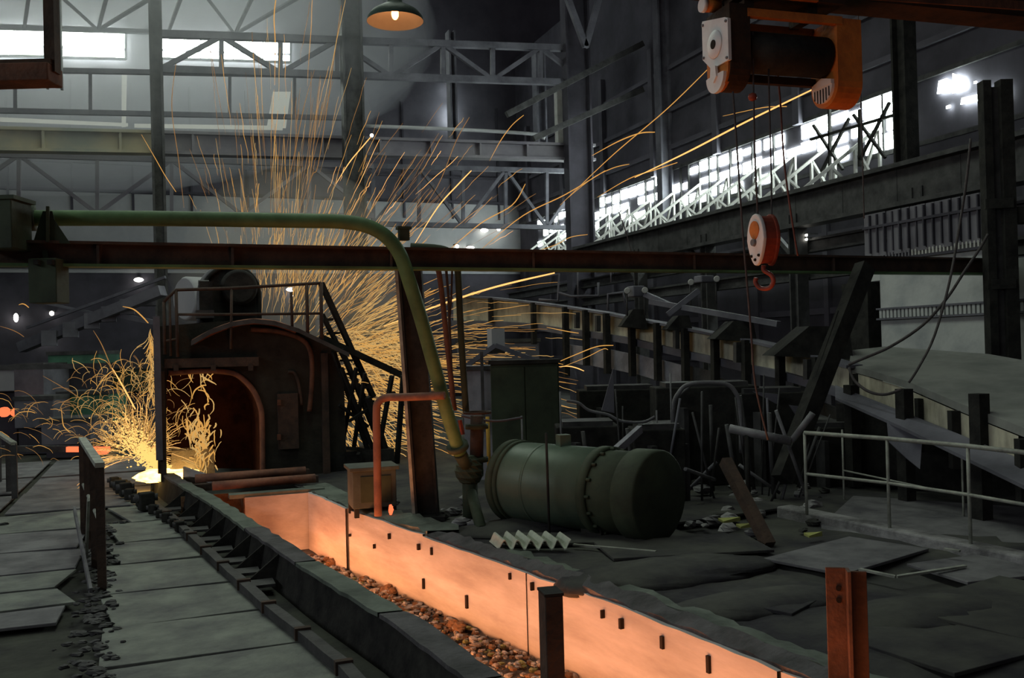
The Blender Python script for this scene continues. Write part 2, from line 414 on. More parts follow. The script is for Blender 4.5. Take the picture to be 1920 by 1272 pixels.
truss('lattice_truss', onY(-100, -60, YG - 2), onY(620, -40, YG - 2), onY(-100, 48, YG + 8), onY(560, 68, YG + 8), 5, .12, 'bluegrey_steel', 'lattice truss passing over the bright clerestory windows')
truss('lattice_truss', onY(-120, 286, YG + 3), onY(700, 312, YG + 3), onY(-120, 398, YG + 3), onY(700, 405, YG + 3), 6, .13, 'girder_paint', 'pale braced truss hanging below the tan crane girder')
truss('lattice_truss', onY(700, 312, YG + 3), onY(1100, 322, YG + 3), onY(700, 420, YG + 3), onY(1100, 428, YG + 3), 5, .13, 'bluegrey_steel', 'dark braced truss below the girder at the corner column')
# steel columns
def column(px, y0, y1, Y, w_, mt, label, d2=.5):
    a = onY(px, y0, Y); b = onY(px + (y1 - y0) * .02, y1, Y)
    x = (a.x + b.x) / 2
    t = thing('steel_column', (x, Y, min(0, b.z)), label, 'column')
    z0 = -.3 if b.z < 1.5 else b.z
    for s_ in (-1, 1): MB().box((x + s_ * (w_ / 2 - .04), Y, (a.z + z0) / 2), .08, d2, a.z - z0).build('flange', mt, t)
    MB().box((x, Y, (a.z + z0) / 2), w_ - .12, .06, a.z - z0).build('web', mt, t)
    return t
column(290, -60, 760, YG - .6, .42, 'dark_steel', 'slim steel column between the clerestory windows')
column(97, -60, 165, YG - .6, .5, 'dark_steel', 'short dark column hanging between two clerestory windows')
column(657, -60, 800, YG - .6, .75, 'dark_steel', 'steel column carrying the joint of the grey girders')
column(845, 60, 290, YG + 2.6, .3, 'bluegrey_steel', 'thin post standing on the grey girder')
column(1010, 100, 290, YG + 2.6, .45, 'bluegrey_steel', 'broad post on the grey girder near the corner column')
column(1078, -60, 800, YG - .4, 1.05, 'cladding_dark', 'broad dark corner column of the hall')
column(1238, -60, 420, 31, .5, 'bluegrey_steel', 'steel column against the dark upper wall beside the corner column', .4)
# pale pipe along the girder
tag(MB().tube(smooth_path([onY(670, 236, YG - .5), onY(860, 243, YG - .5), onY(1005, 252, YG - .5), onY(1018, 262, YG - .5)], 4), .07, 8).build('service_pipe', 'wall_pale'), 'pale pipe lying along the top of the grey girder', 'pipe')
tag(MB().box(onY(1049, 222, YG + .1), .3, .3, 2.2).build('vent_duct', 'truss_pale'), 'pale upright duct beside the dark corner column', 'duct')
# braces at the upper middle
for a, b, lab in (((1058, -20), (1098, 88), 'steep brace meeting the lattice truss near the corner column'), ((1128, -20), (1098, 88), 'opposite steep brace meeting the lattice truss near the corner column'),
                  ((950, 215), (1205, 82), 'long slanting cable tray rising past the corner column'), ((1000, 260), (1205, 168), 'second slanting tray under the cable tray by the corner column')):
    tag(MB().bar(onY(*a, YG - 1.5), onY(*b, YG - 1.5), .22, .2, (0, 1, 0)).build('brace', 'bluegrey_steel' if b[1] == 88 else 'dark_steel'), lab, 'brace')
# ================================================================== SIDE WALL WITH CLERESTORY
WX = 18.0
wr = struct(MB().box((WX + .5, 40, 3.3), .3, 66, 7.6).build('wall_right', 'cladding_dark'), 'dark cladding of the long side wall under the clerestory', 'wall')
MB().box((WX + .5, 40, 13.3), .3, 66, 9.0).build('upper_cladding', 'cladding_dark', wr)
for z in (1.6, 3.0, 4.2, 5.2):
    MB().box((WX + .3, 38, z), .12, 60, .18).build('girt', 'cladding_mid', wr)
for k in range(14):
    MB().box((WX + .28, 12 + k * 3.4, 3.5), .16, .2, 6.6).build('post', 'cladding_mid', wr)
for z in (9.6, 11.0, 12.6):
    MB().box((WX + .3, 38, z), .12, 60, .16).build('girt', 'cladding_mid', wr)
for k in range(8):
    MB().box((WX + .26, 14.5 + k * 4.4, 11.2), .2, .3, 5).build('post', 'cladding_mid', wr)
# clerestory: panes between mullions, many of them partly blocked by dirt
MB().box((WX + .43, 40, 7.95), .05, 66, 1.9).build('blind_panel', 'cladding_dark', wr)
cl = struct(MB().box((WX + .42, 40, 7.12), .2, 64, .12).build('window_20', 'dark_steel'), 'long bright clerestory of broken panes along the side wall', 'window')
MB().box((WX + .42, 40, 8.78), .2, 64, .12).build('head_rail', 'dark_steel', cl)
y = 13.2
random.seed(11)
while y < 44:
    wdt = random.uniform(.5, .8)
    if 18.35 < y < 19.0 or (13.2 < y < 14.6) : y += wdt; continue
    if y < 18.9: y += wdt; continue
    for (za, zb) in ((7.22, 7.66), (7.72, 8.16), (8.22, 8.70)):
        if y > 20.5 and random.random() < (.42 if za < 7.7 else .18): continue
        a = y + random.uniform(.02, .12); b = y + wdt - random.uniform(.02, .14)
        if y > 20.5:
            za2 = za + random.uniform(0, .16); zb2 = zb - random.uniform(0, .14)
        else: za2, zb2 = za, zb
        pane_quad([(WX + .36, b, za2), (WX + .36, a, za2), (WX + .36, a, zb2), (WX + .36, b, zb2)], .03, cl)
    if random.random() < .7: MB().box((WX + .40, y, 7.95), .12, .06, 1.6).build('mullion', 'dark_steel', cl)
    y += wdt
for q4 in (((1757, 176), (1781, 172), (1775, 147), (1760, 152)), ((1785, 175), (1812, 166), (1808, 146), (1786, 138)), ((1801, 196), (1838, 188), (1838, 176), (1803, 184)), ((1843, 187), (1886, 178), (1884, 167), (1843, 173)), ((1774, 204), (1781, 202), (1781, 197), (1774, 199)), ((1826, 157), (1830, 156), (1830, 152), (1826, 153))):
    c4 = [onX(x_, y_, WX + .3) for x_, y_ in q4]
    pane_quad(c4, .03, cl)
# white brackets in front of the clerestory
for k in range(13):
    yb = 19.6 + k * 1.75 + (k * .04) ** 2
    if yb > 42: break
    x0, x1 = 15.5, 17.95; zt, zb = 7.75, 6.05
    t = thing('roof_bracket', (x0, yb, zb), 'pale latticed roof bracket in front of the broken clerestory', 'bracket', 'pale brackets along the clerestory')
    MB().bar((x0, yb, zb), (x1, yb, zb), .09, .09).build('bottom_chord', 'truss_pale', t)
    MB().bar((x0 - .0, yb, zb), (x1, yb, zt), .08, .08, (0, 1, 0)).build('rafter', 'truss_pale', t)
    for u in (.34, .67, 1.0):
        MB().bar((lerp(x0, x1, u), yb, zb), (lerp(x0, x1, u), yb, lerp(zb, zt, u)), .07, .07, (0, 1, 0)).build('vertical', 'truss_pale', t)
    for u in (0.34, .67):
        MB().bar((lerp(x0, x1, u + .33), yb, zb), (lerp(x0, x1, u), yb, lerp(zb, zt, u)), .07, .07, (0, 1, 0)).build('diagonal', 'truss_pale', t)
    MB().bar((x1, yb, zt), (x1, yb + .9, zb), .07, .07, (1, 0, 0)).build('knee_brace', 'truss_pale', t)
t = thing('cross_brace', (17.2, 19.6, 6.1), 'dark cross brace before the brightest clerestory panes', 'brace')
for p_, q_ in (((1525, 235), (1580, 318)), ((1592, 222), (1540, 322)), ((1600, 215), (1660, 296)), ((1668, 192), (1612, 300)), ((1520, 262), (1690, 212)), ((1555, 205), (1556, 330)), ((1612, 205), (1612, 312))):
    MB().bar(onX(*p_, 17.2), onX(*q_, 17.2), .07, .07, (1, 0, 0)).build('member', 'black_steel', t)
c_ = onX(1700, 300, 16.2); t = thing('clerestory_column', (16.2, c_.y, 0), 'black column dividing the clerestory near the bright bays', 'column')
MB().ibeam((16.2, c_.y, 6.0), (16.2, c_.y, 11), .36, .42, .06, (0, 1, 0)).build('shaft', 'black_steel', t)
MB().ibeam((16.2, c_.y, -.1), (16.2, c_.y, 6.0), .36, .42, .06, (0, 1, 0)).build('lower_shaft', 'black_steel', t)
for z, x, lab in ((6.35, 15.3, 'deep dark crane girder under the pale brackets'),):
    girder('side_crane_girder', (x, 33.0, 5.98), (x, 12.0, 5.98), .95, .5, 'dark_steel', lab, 1.9)
for z, x, lab in ((4.6, 15.8, 'upper dark service beam on the side wall below the crane girder'), (3.9, 15.8, 'lower dark service beam on the side wall')):
    tag(MB().ibeam((x, 12.5, z), (x, 42, z), .3, .35, .06).build('service_beam', 'dark_steel'), lab, 'beam')
for k in range(4):
    y0 = 15.6 + k * 4.2
    column_lab = 'dark post under the side crane girder'
    t = thing('girder_post', (15.4, y0, -.1), column_lab, 'post', 'posts under the side crane girder')
    MB().ibeam((15.4, y0, -.1), (15.4, y0, 5.4), .34, .34, .05, (0, 1, 0)).build('shaft', 'dark_steel', t)
    MB().bar((15.4, y0, 4.2), (15.4, y0 + 1.3, 5.3), .12, .12).build('knee_brace', 'dark_steel', t)

# broken edge of the walkway plates
random.seed(31); m = MB()
for i in range(230):
    y = random.uniform(7.4, 14.5); x = -.52 - (y - 8) * .045 * (y > 8) + random.gauss(0, .09); s_ = random.uniform(.012, .045)
    m.blob((x, y, -.15), s_ * 1.6, s_ * 1.2, s_ * .6, 6, 4, .3)
for i in range(160):
    y = random.uniform(9, 16); x = -2.4 - (y - 9) * .05 + random.gauss(0, .16); s_ = random.uniform(.015, .05)
    m.blob((x, y, -.15), s_ * 1.6, s_ * 1.2, s_ * .6, 6, 4, .3)
tag(m.build('rubble', 'dark_steel'), 'dark broken rubble along the edges of the walkway plates', 'rubble', kind='stuff')
# ================================================================== TROUGH
random.seed(3)
tr = thing('casting_trough', (2.2, 3.2, -.9), 'long sunken steel trough glowing orange inside', 'trough')
def wall_panel(y0, y1, off, ztop0, ztop1, nm='wall_panel'):
    n = 8; A = []; B = []; C = []; D = []
    for i in range(n + 1):
        y = lerp(y0, y1, i / n); x = xr(y) - off; zt = lerp(ztop0, ztop1, i / n) + random.uniform(-.012, .006)
        A.append((x, y, -.88)); B.append((x, y, zt)); C.append((x + .05, y, zt)); D.append((x + .05, y, -.88))
    m = MB(); m.strip(A, B, smooth=True); m.strip(B, C); m.strip(C, D)
    m.f.append((0, n + 1, n + 2 + n + 1 - 1 - n, n)) if False else None
    return m.build(nm, 'trough_wall', tr)
seams = [(3.2, 5.2, .0, .01, .0), (5.22, 6.86, .015, .0, .0), (6.88, 8.5, .0, .0, -.02), (8.5, 10.63, .012, -.01, .0), (10.65, 12.74, .0, .02, .03), (12.76, 13.5, .035, .05, .05), (13.5, 14.56, .02, .05, .04)]
panels = [wall_panel(*s_) for s_ in seams]
def hole(px, py, w_, h):
    # dark box on the wall plate, painting the shade in a hole, at the place seen through px,py
    r = ray(px, py); t = 3.0
    for _ in range(60):
        p = CAM + r * t
        if p.x >= xr(p.y) - .02: break
        t += .25
    for _ in range(40):
        p = CAM + r * t; e = p.x - (xr(p.y) - .018); t -= e / max(.05, abs(r.x)) * .5 * (1 if r.x > 0 else -1)
    p = CAM + r * t; dx = (xr(p.y + .1) - xr(p.y - .1)) / .2
    ax = (V((dx, 1, 0)).normalized(), V((1, -dx, 0)).normalized(), V((0, 0, 1)))
    MB().box(p, w_ * .75, .04, h * .7, ax=ax).build('slot_shade', 'hole', tr)
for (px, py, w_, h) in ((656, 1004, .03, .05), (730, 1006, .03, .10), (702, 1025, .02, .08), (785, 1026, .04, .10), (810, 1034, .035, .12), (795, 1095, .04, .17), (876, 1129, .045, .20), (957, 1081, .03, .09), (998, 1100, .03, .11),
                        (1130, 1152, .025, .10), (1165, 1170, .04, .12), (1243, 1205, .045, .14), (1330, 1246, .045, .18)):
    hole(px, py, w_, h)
# crumbling lip along the tank side
def ribbon(name, f0, f1, z0, z1, ya, yb, n, mt, parent, jit=.015, th=.08):
    m = MB(); A = []; B = []; C = []; D = []
    for i in range(n + 1):
        y = lerp(ya, yb, i / n)
        A.append((f0(y) + random.uniform(-jit, jit) * .4, y, z0 + random.uniform(-jit, jit))); B.append((f1(y) + random.uniform(-jit, jit) * 2, y, z1 + random.uniform(-jit, jit)))
    C = [(a[0], a[1], a[2] - th) for a in A]; D = [(b[0], b[1], b[2] - th) for b in B]
    m.strip(A, B, smooth=True); m.strip(C, A); m.strip(B, D); m.strip(D, C)
    return m.build(name, mt, parent)
ribbon('lip', lambda y: xr(y) + .03, lambda y: xr(y) + .20, .02, .07, 3.2, 10.6, 60, 'trough_lip', tr, .02, .12)
ribbon('lip', lambda y: xr(y) + .04, lambda y: xr(y) + .45, .05, .07, 10.6, 15.2, 36, 'trough_green', tr, .025, .12)
ribbon('outer_kerb', lambda y: xr(y) + .20, lambda y: xr(y) + .42, .05, .03, 3.2, 9.5, 50, 'trough_green', tr, .02, .12)
# wall on the walkway side: flange, web, gussets
joints = [3.2, 5.5, 7.2, 9.3, 11.4, 13.4, 15.8, 18.2]
for a, b in zip(joints, joints[1:]):
    ribbon('top_flange', lambda y: xl(y) - .20, lambda y: xl(y) + .015, .15, .15, a + .012, b - .012, 10, random.choice(['trough_green', 'trough_green', 'trough_lip']), tr, .008, .035)
ribbon('inner_face', lambda y: xl(y) - .02, lambda y: xl(y) + .0, .12, .12, 3.2, 18.2, 40, 'trough_wall', tr, .0, 1.0)
m = MB(); A = []; B = []
for i in range(41):
    y = lerp(3.2, 18.2, i / 40); A.append((xl(y) - .19, y, .12)); B.append((xl(y) - .26, y, -.25))
m.strip(B, A); m.build('outer_face', 'black_steel', tr)
for y in (9.9, 10.5, 11.1, 11.8, 12.5, 13.3, 14.2, 15.2):
    x = xl(y)
    MB().prism([(x - .2, y, .12), (x - .56, y, -.16), (x - .2, y, -.16)], (0, .035, 0)).build('gusset', 'black_steel', tr)
    MB().box((x - .42, y - .16, -.125), .3, .26, .03).build('foot_plate', 'dark_steel', tr)
ribbon('bed', lambda y: xl(y), lambda y: xr(y), -.90, -.84, 3.2, 15.3, 60, 'bed', tr, .02, .05)
# glowing slab lying in the trough
m = MB(); A = []; B = []; C = []; D = []
for i in range(31):
    y = lerp(3.4, 14.3, i / 30); e = .92
    A.append((xl(y) + .30, y, -.88)); B.append((xl(y) + .32, y, -.66)); C.append((xl(y) + e, y, -.66)); D.append((xl(y) + e + .03, y, -.88))
hm = thing('hot_metal', (2.0, 4, -.88), 'glowing orange metal lying along the bottom of the trough', 'hot metal')
m.strip(B, A); m.strip(C, B); m.build('crust', 'hot_crust', hm)
m = MB(); m.strip(D, C); m.build('glowing_side', 'hot_metal', hm)
# end wall of the trough under the cross bars
ex0, ex1 = gnd(463, 935, .02).x, xr(14.58)
MB().box(((ex0 + ex1) / 2, 14.62, -.43), ex1 - ex0 + .06, .06, .92).build('end_wall', 'trough_wall', tr)
MB().box(((ex0 + xl(15)) / 2 - .1, 15.2, -.43), ex0 - xl(15) + .4, .06, .92).build('recess_wall', 'scale_brown', tr)
MB().box((ex0 - .02, 14.9, -.43), .05, .6, .92).build('recess_cheek', 'scale_brown', tr)
MB().box(((ex0 + ex1) / 2, 14.72, .05), ex1 - ex0 + .5, .22, .06).build('end_lip', 'trough_green', tr)
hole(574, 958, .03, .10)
ch = [at(343, 876, 16.2), at(402, 895, 15.6), at(402, 908, 15.6), at(343, 895, 16.2)]
MB().prism(ch, (.03, .05, 0)).build('inlet_plate', 'trough_wall', tr)
# scale and cinders on the bed
m1, m2, m3 = MB(), MB(), MB()
for i in range(1500):
    y = random.uniform(4.2, 14); x = xr(y) - abs(random.gauss(0, .35)) - .02
    if x < xl(y) + 1.0: continue
    s_ = random.uniform(.012, .042)
    random.choice((m1, m1, m1, m2, m3 if random.random() < .5 else m2)).blob((x, y, -.83 + random.uniform(-.01, .05) * max(0, 1 - (xr(y) - x))), s_ * random.uniform(.8, 1.8), s_ * random.uniform(.8, 1.8), s_ * .7, 5, 3, .3)
for mm, mt, lab in ((m1, 'scale_debris', 'pale flakes of scale strewn along the trough bed'), (m2, 'scale_brown', 'brown cinders strewn along the trough bed'), (m3, 'scale_green', 'greenish crumbs strewn along the trough bed')):
    tag(mm.build('debris', mt), lab, 'debris', kind='stuff')
for (px, py, s_) in ((604, 981, .08), (636, 1000, .07), (612, 985, .06), (668, 1052, .09), (655, 1046, .06), (735, 1107, .09), (745, 1110, .08), (850, 1172, .08), (862, 1178, .08), (700, 1085, .06), (780, 1135, .05), (520, 968, .06)):
    p = gnd(px, py, -.80); p.x = min(p.x, xr(p.y) - .06)
    tag(MB().blob((p.x, p.y, -.81), s_, s_, s_ * .9, 8, 6, .22).build('cinder_lump', 'scale_brown'), 'dark cinder lump lying against the glowing trough wall', 'lump', 'cinder lumps on the trough bed')
p = gnd(733, 968, .05)
tag(MB().blob((p.x, p.y, .13), .035, .035, .07, 8, 6, .15).build('glowing_stub', 'ember'), 'small glowing orange stub standing on the trough lip', 'stub')
# stop posts beside the trough
def stop_post(name, px, ybase, ytop, d, mt, label, rot, wA):
    b = at(px, ybase, d); t0 = at(px, ytop, d)
    t = thing(name, (b.x, b.y, b.z), label, 'post')
    X = V((math.cos(rot), math.sin(rot), 0)); Y = V((-math.sin(rot), math.cos(rot), 0)); h = t0.z - b.z
    c = lambda u, v_, z: V((b.x, b.y, b.z)) + X * u + Y * v_ + V((0, 0, z))
    MB().box(c(0, wA / 2 - .015, h / 2), wA, .03, h, ax=(X, Y, V((0, 0, 1)))).build('flange', mt, t, bevel=.004)
    MB().box(c(wA / 2 - .015, 0, h / 2), .03, wA * .9, h, ax=(X, Y, V((0, 0, 1)))).build('flange', mt, t, bevel=.004)
    return t, c, X, Y, h
p0 = V((xl(5.0) + .0, 4.72, .15)); h = .70
t = thing('stop_post', p0, 'dark square post with one orange-lit face on the trough flange', 'post')
rot = math.radians(-8); X = V((math.cos(rot), math.sin(rot), 0)); Y = V((-math.sin(rot), math.cos(rot), 0))
MB().box(p0 + V((0, 0, h / 2)), .10, .155, h, ax=(X, Y, V((0, 0, 1)))).build('shaft', 'rust_dark', t, bevel=.006)
MB().box(p0 + V((0, 0, h + .006)), .108, .163, .014, ax=(X, Y, V((0, 0, 1)))).build('cap', 'black_steel', t)
MB().box(p0 + V((0, 0, .02)), .2, .25, .03, ax=(X, Y, V((0, 0, 1)))).build('foot_plate', 'black_steel', t)
p1 = gnd(1588, 1318, .04); h1 = at(1586, 1065, (p1 - CAM).dot(FW)).z - p1.z
t = thing('angle_post', p1, 'orange-lit angle iron post with bolt holes painted dark on the trough lip', 'post')
rot = math.radians(-33); X = V((math.cos(rot), math.sin(rot), 0)); Y = V((-math.sin(rot), math.cos(rot), 0)); Z = V((0, 0, 1))
f1 = MB().box(p1 + X * -.045 + Z * h1 / 2, .11, .022, h1, ax=(X, Y, Z)).build('flange', 'rust', t, bevel=.003)
MB().box(p1 + X * .02 + Y * -.055 + Z * h1 / 2, .022, .11, h1, ax=(X, Y, Z)).build('flange', 'rust', t, bevel=.003)
MB().box(p1 + X * .075 + Z * (h1 / 2 - .01), .11, .022, h1 - .02, ax=(X, Y, Z)).build('flange', 'rust', t, bevel=.003)
for z in (h1 - .12, h1 - .19): MB().lathe([(-.002, .016), (.026, .016)], p1 + X * -.03 + Y * -.020 + Z * z, Y, 12).build('bolt_hole_shade', 'hole', t)  # dark discs painted as shaded bolt holes
MB().box(p1 + Z * .02 + X * -.1, .32, .24, .05, ax=(X, Y, Z)).build('foot_plate', 'black_steel', t)
# bars across the trough
for x0, x1, py, lab in ((366, 592, 898, 'rust-red round bar laid across the trough beside the furnace'), (398, 610, 912, 'second rust-red round bar laid across the trough in front of the other')):
    a = gnd(x0, py, .17); b = gnd(x1, py, .17); b.y = a.y + .05
    tag(MB().tube([a, b], .07, 12).build('cross_bar', 'furnace_rim'), lab, 'bar')
a = gnd(362, 905, .06); b = gnd(600, 905, .06)
for y_, lab in ((gnd(400, 897, .06).y, 'dark sleeper under the rear bar across the trough'), (gnd(400, 911, .06).y - .02, 'dark sleeper under the front bar across the trough')):
    tag(MB().box(((a.x + b.x) / 2 - .05, y_, .05), (b.x - a.x) + .2, .16, .11).build('bearing_sleeper', 'rust_dark'), lab, 'sleeper')
# rail and roller blocks along the walkway edge
rl = thing('guide_rail', (xl(9) - .6, 5, -.15), 'rusty guide rail bolted along the walkway beside the trough', 'rail')
ribbon('rail', lambda y: xl(y) - .66, lambda y: xl(y) - .56, -.06, -.06, 5.2, 16.2, 40, 'dark_steel', rl, .004, .08)
for i in range(9):
    y = 6.8 + i * .95
    MB().box((xl(y) - .61, y, -.09), .13, .06, .10).build('clamp', 'rust_dark', rl)
for i in range(14):
    y = 12.8 + i * .42; x = xl(y) - .62 - .02 * i
    t = thing('roller_block', (x, y, -.15), 'small dark bearing block in the row leading to the splash', 'block', 'bearing blocks along the guide rail')
    k = random.uniform(.6, 1.15) * (.55 if i < 6 else 1)
    MB().box((x, y, -.15 + .12 * k), .19 * k, .17 * k, .24 * k, random.uniform(-.4, .4)).build('body', 'black_steel', t, bevel=.02)
    MB().tube([(x - .15 * k, y, -.15 + .17 * k), (x + .15 * k, y, -.15 + .17 * k)], .05 * k, 10).build('shaft', 'dark_steel', t)
# ================================================================== HANDRAILS
def handrail(name, posts, rail_h, mids, mt_p, mt_r, label, rp=.022, rr=.028, flat=False, kick=None):
    P = [V(p) for p in posts]
    t = thing(name, P[0], label, 'handrail')
    for i, p in enumerate(P):
        (MB().box(p + V((0, 0, rail_h / 2)), rp * 2, rp * 2, rail_h) if flat else MB().tube([p, p + V((0, 0, rail_h))], rp, 8)).build('post', mt_p, t)
    top = [p + V((0, 0, rail_h)) for p in P]
    if flat: MB().bar(top[0] + (top[0] - top[-1]).normalized() * .05, top[-1], .09, .05).build('top_rail', mt_r, t)
    else: MB().tube(top, rr, 8).build('top_rail', mt_r, t)
    for mh in mids: MB().tube([p + V((0, 0, rail_h * mh)) for p in P], rr * .75, 8).build('mid_rail', mt_r, t)
    return t
a = gnd(192, 1105, -.16); b = gnd(158, 1000, -.16); hh = at(190, 872, (a - CAM).dot(FW)).z - a.z
lh = handrail('handrail', [a, a.lerp(b, .30), a.lerp(b, .66), b], hh, (.52,), 'rust_dark', 'rail_light', 'short flat-topped steel handrail standing between the walkway plates', .042, .03, True)
MB().bar(a.lerp(b, .95) + V((-.12, 0, .35)), a + V((-.1, -.1, .0)), .03, .09).build('kick_strip', 'grey_steel', lh)
MB().bar(a.lerp(b, .5) + V((-.06, 0, .0)), a.lerp(b, .35) + V((-.05, 0, .75)), .03, .05).build('brace', 'rail_light', lh)
a = gnd(28, 935, -.16); b = gnd(8, 912, -.16); hh = at(28, 832, (a - CAM).dot(FW)).z - a.z
handrail('handrail', [a, a.lerp(b, .5), b + V((-.2, .8, 0))], hh, (), 'dark_steel', 'rail_light', 'handrail stub with a slanted post far along the walkway', .045, .03, True)
# rails round the pit on the earth side
kb = MB().bar(gnd(1470, 966), gnd(1985, 1076), .24, .24)
tag(kb.build('concrete_kerb', 'concrete', bevel=.02), 'pale concrete kerb carrying the thin pipe handrail', 'kerb')
bp = [gnd(x, y, .12) for x, y in ((1513, 966), (1668, 990), (1820, 1020), (1990, 1060))]
ht = .97
handrail('pipe_handrail', bp, ht, (.5,), 'rail_light', 'rail_light', 'thin pale pipe handrail on the concrete kerb', .018, .024)
bp2 = [at(1583, 945, 12.6), at(1590 + 40, 948, 12.5), at(1808, 1000, 11.2)]
t = thing('rear_handrail', bp2[0], 'thin dark handrail behind the kerb rail beside the black pit', 'handrail')
for p in (bp2[0], bp2[2]): MB().tube([p + V((0, 0, -.2)), p + V((0, 0, 1.0))], .014, 6).build('post', 'rail_light', t)
MB().tube([bp2[0] + V((0, 0, .45)), bp2[2] + V((0, 0, .45))], .012, 6).build('mid_rail', 'rail_light', t)
# plate added over the dark open pit beyond the kerb
tag(MB().quadbox([*[p - V((0, 0, .3)) for p in (gnd(1540, 985, .1), gnd(1960, 1060, .1), gnd(2050, 960, .1), gnd(1600, 930, .1))], *[gnd(1540, 985, .02), gnd(1960, 1060, .02), gnd(2050, 960, .02), gnd(1600, 930, .02)]]).build('added_pit_plate', 'plate_worn'), 'worn steel plate added over the dark pit behind the concrete kerb', 'cover plate')
# ================================================================== TANK
c0 = at(958, 889, 11.9); c1 = at(1238, 937, 10.3); c0.z = .50; c1.z = .50; R = .49
axd = (c1 - c0).normalized(); Lk = (c1 - c0).length
tk = thing('steel_tank', ((c0.x + c1.x) / 2, (c0.y + c1.y) / 2, 0), 'dark green horizontal steel tank lying behind the trough', 'tank')
MB().lathe([(-.08, R * .55), (-.02, R * .90), (.05, R * .985), (.3, R), (1.62, R)], c0, axd, 48).build('shell', 'green_tank', tk)
MB().lathe([(1.60, R * .97), (1.62, R * .97), (Lk - .3, R * .97), (Lk - .28, R * .9)], c0, axd, 48).build('neck_section', 'green_dark', tk)
MB().lathe([(Lk - .32, R * 1.0), (Lk - .30, R * 1.05), (Lk - .02, R * 1.05), (Lk, R * 1.0), (Lk + .01, R * .1)], c0, axd, 48).build('end_drum', 'green_dark', tk)
for u, rr, wd in ((.10, 1.06, .05), (.19, 1.04, .03), (1.56, 1.05, .06), (.62, 1.008, .02)):
    MB().lathe([(u - wd, R * .98), (u - wd, R * rr), (u + wd, R * rr), (u + wd, R * .98)], c0, axd, 48).build('hoop', 'green_dark' if u != .62 else 'green_tank', tk)
for k in range(16):
    a_ = 2 * math.pi * k / 16; u = V((0, 0, 1)); Xa = axd.cross(u).normalized(); Ya = axd.cross(Xa)
    q = c0 + axd * 1.65 + Xa * math.cos(a_) * R * 1.0 + Ya * math.sin(a_) * R * 1.0
    MB().tube([q - axd * .05, q + axd * .03], .02, 6).build('bolt', 'green_dark', tk)
MB().box(c0 + axd * .9 + V((0, 0, R + .05)), .14, .14, .16).build('filler_neck', 'green_tank', tk)
for u in (.4, 1.5): MB().box(V((c0 + axd * u).to_tuple()) * 1 - V((0, 0, .44)), .3, .5, .14, math.atan2(axd.y, axd.x)).build('saddle', 'black_steel', tk)
b_ = at(1030, 1000, 10.6); t_ = at(1024, 812, 10.6)
tag(MB().tube([(b_.x, b_.y, 0), t_], .016, 8).build('marker_rod', 'black_steel'), 'thin black rod standing upright before the green tank', 'rod')
# ================================================================== PIPE FRAME
DP = 12.0
pc = at(778, 500, DP); pb = gnd(793, 972); pb = V((pc.x + (pb.x - pc.x) * .5, pc.y + (pb.y - pc.y) * .5, 0)); 
t = thing('frame_post', (pb.x, pb.y, 0), 'dark steel post of the pipe frame with a daylit edge painted pale', 'post')
yaw_ = -YAW; X = V((math.cos(yaw_), math.sin(yaw_), 0)); Y = V((-math.sin(yaw_), math.cos(yaw_), 0))
top = V((pb.x - .10, pb.y, pc.z + .12)); lean = (top - V((pb.x + .06, pb.y, 0)))
base = V((pb.x + .06, pb.y, 0)); mid = (top + base) / 2; Zd = lean.normalized()
MB().box(mid + X * .02, .24, .03, lean.length, ax=(X, Y, Zd)).build('web', 'black_steel', t)
MB().box(mid + X * .15, .03, .22, lean.length, ax=(X, Y, Zd)).build('flange', 'black_steel', t)
MB().box(mid - X * .115, .03, .22, lean.length, ax=(X, Y, Zd)).build('flange', 'black_steel', t)
MB().box(mid - X * .145 - Y * .06, .055, .07, lean.length * .96, ax=(X, Y, Zd)).build('painted_lit_edge', 'rail_light', t)  # pale colour paints daylight onto the flange edge
MB().box(base + V((0, 0, .03)), .5, .4, .05, yaw_).build('foot_plate', 'black_steel', t)
# long I-beam
bd = lambda x: 1 / (.104 - .0000212 * x)
pa, pz = at(-120, 474, bd(-120)), at(1880, 501, bd(1880))
tb = thing('long_beam', pa, 'long rusty green I-beam crossing the whole hall on the frame post', 'beam')
MB().bar(pa, pz, .03, .24).build('web', 'rust_dark', tb)
MB().bar(pa + V((0, 0, .12)), pz + V((0, 0, .12)), .2, .03).build('flange', 'rust_dark', tb)
MB().bar(pa + V((0, 0, -.12)), pz + V((0, 0, -.12)), .2, .03).build('flange', 'green_pipe', tb)
for px in (190, 440, 735, 1000, 1300, 1560):
    p = at(px, 474 + (px + 120) * .0135, bd(px)); MB().box(p, .03, .17, .25, -YAW).build('stiffener', 'rust_dark', tb)
# main green pipe with a bend and a long slanting leg
path = [at(40, 409, 9.9), at(300, 410, 10.3), at(560, 414, 10.7), at(640, 416, 10.85), at(688, 424, 10.9), at(724, 444, 10.95), at(750, 478, 11.0), at(768, 530, 11.05), at(790, 600, 11.15), at(815, 690, 11.3), at(840, 780, 11.5), at(862, 850, 11.7)]
gp = thing('green_pipe', at(862, 870, 11.7), 'thick green pipe bending down beside the frame post', 'pipe')
MB().tube(smooth_path(path, 5), .084, 18).build('run', 'green_pipe', gp)
for px, py, d_, nx, ny, nd in ((858, 838, 11.66, 862, 850, 11.7), (60, 409, 9.93, 80, 409, 9.96)):
    a_ = at(px, py, d_); b_ = at(nx, ny, nd); dr = (b_ - a_).normalized()
    MB().lathe([(-.03, .1), (-.03, .14), (.03, .14), (.03, .1)], a_, dr, 20).build('flange', 'green_dark', gp)
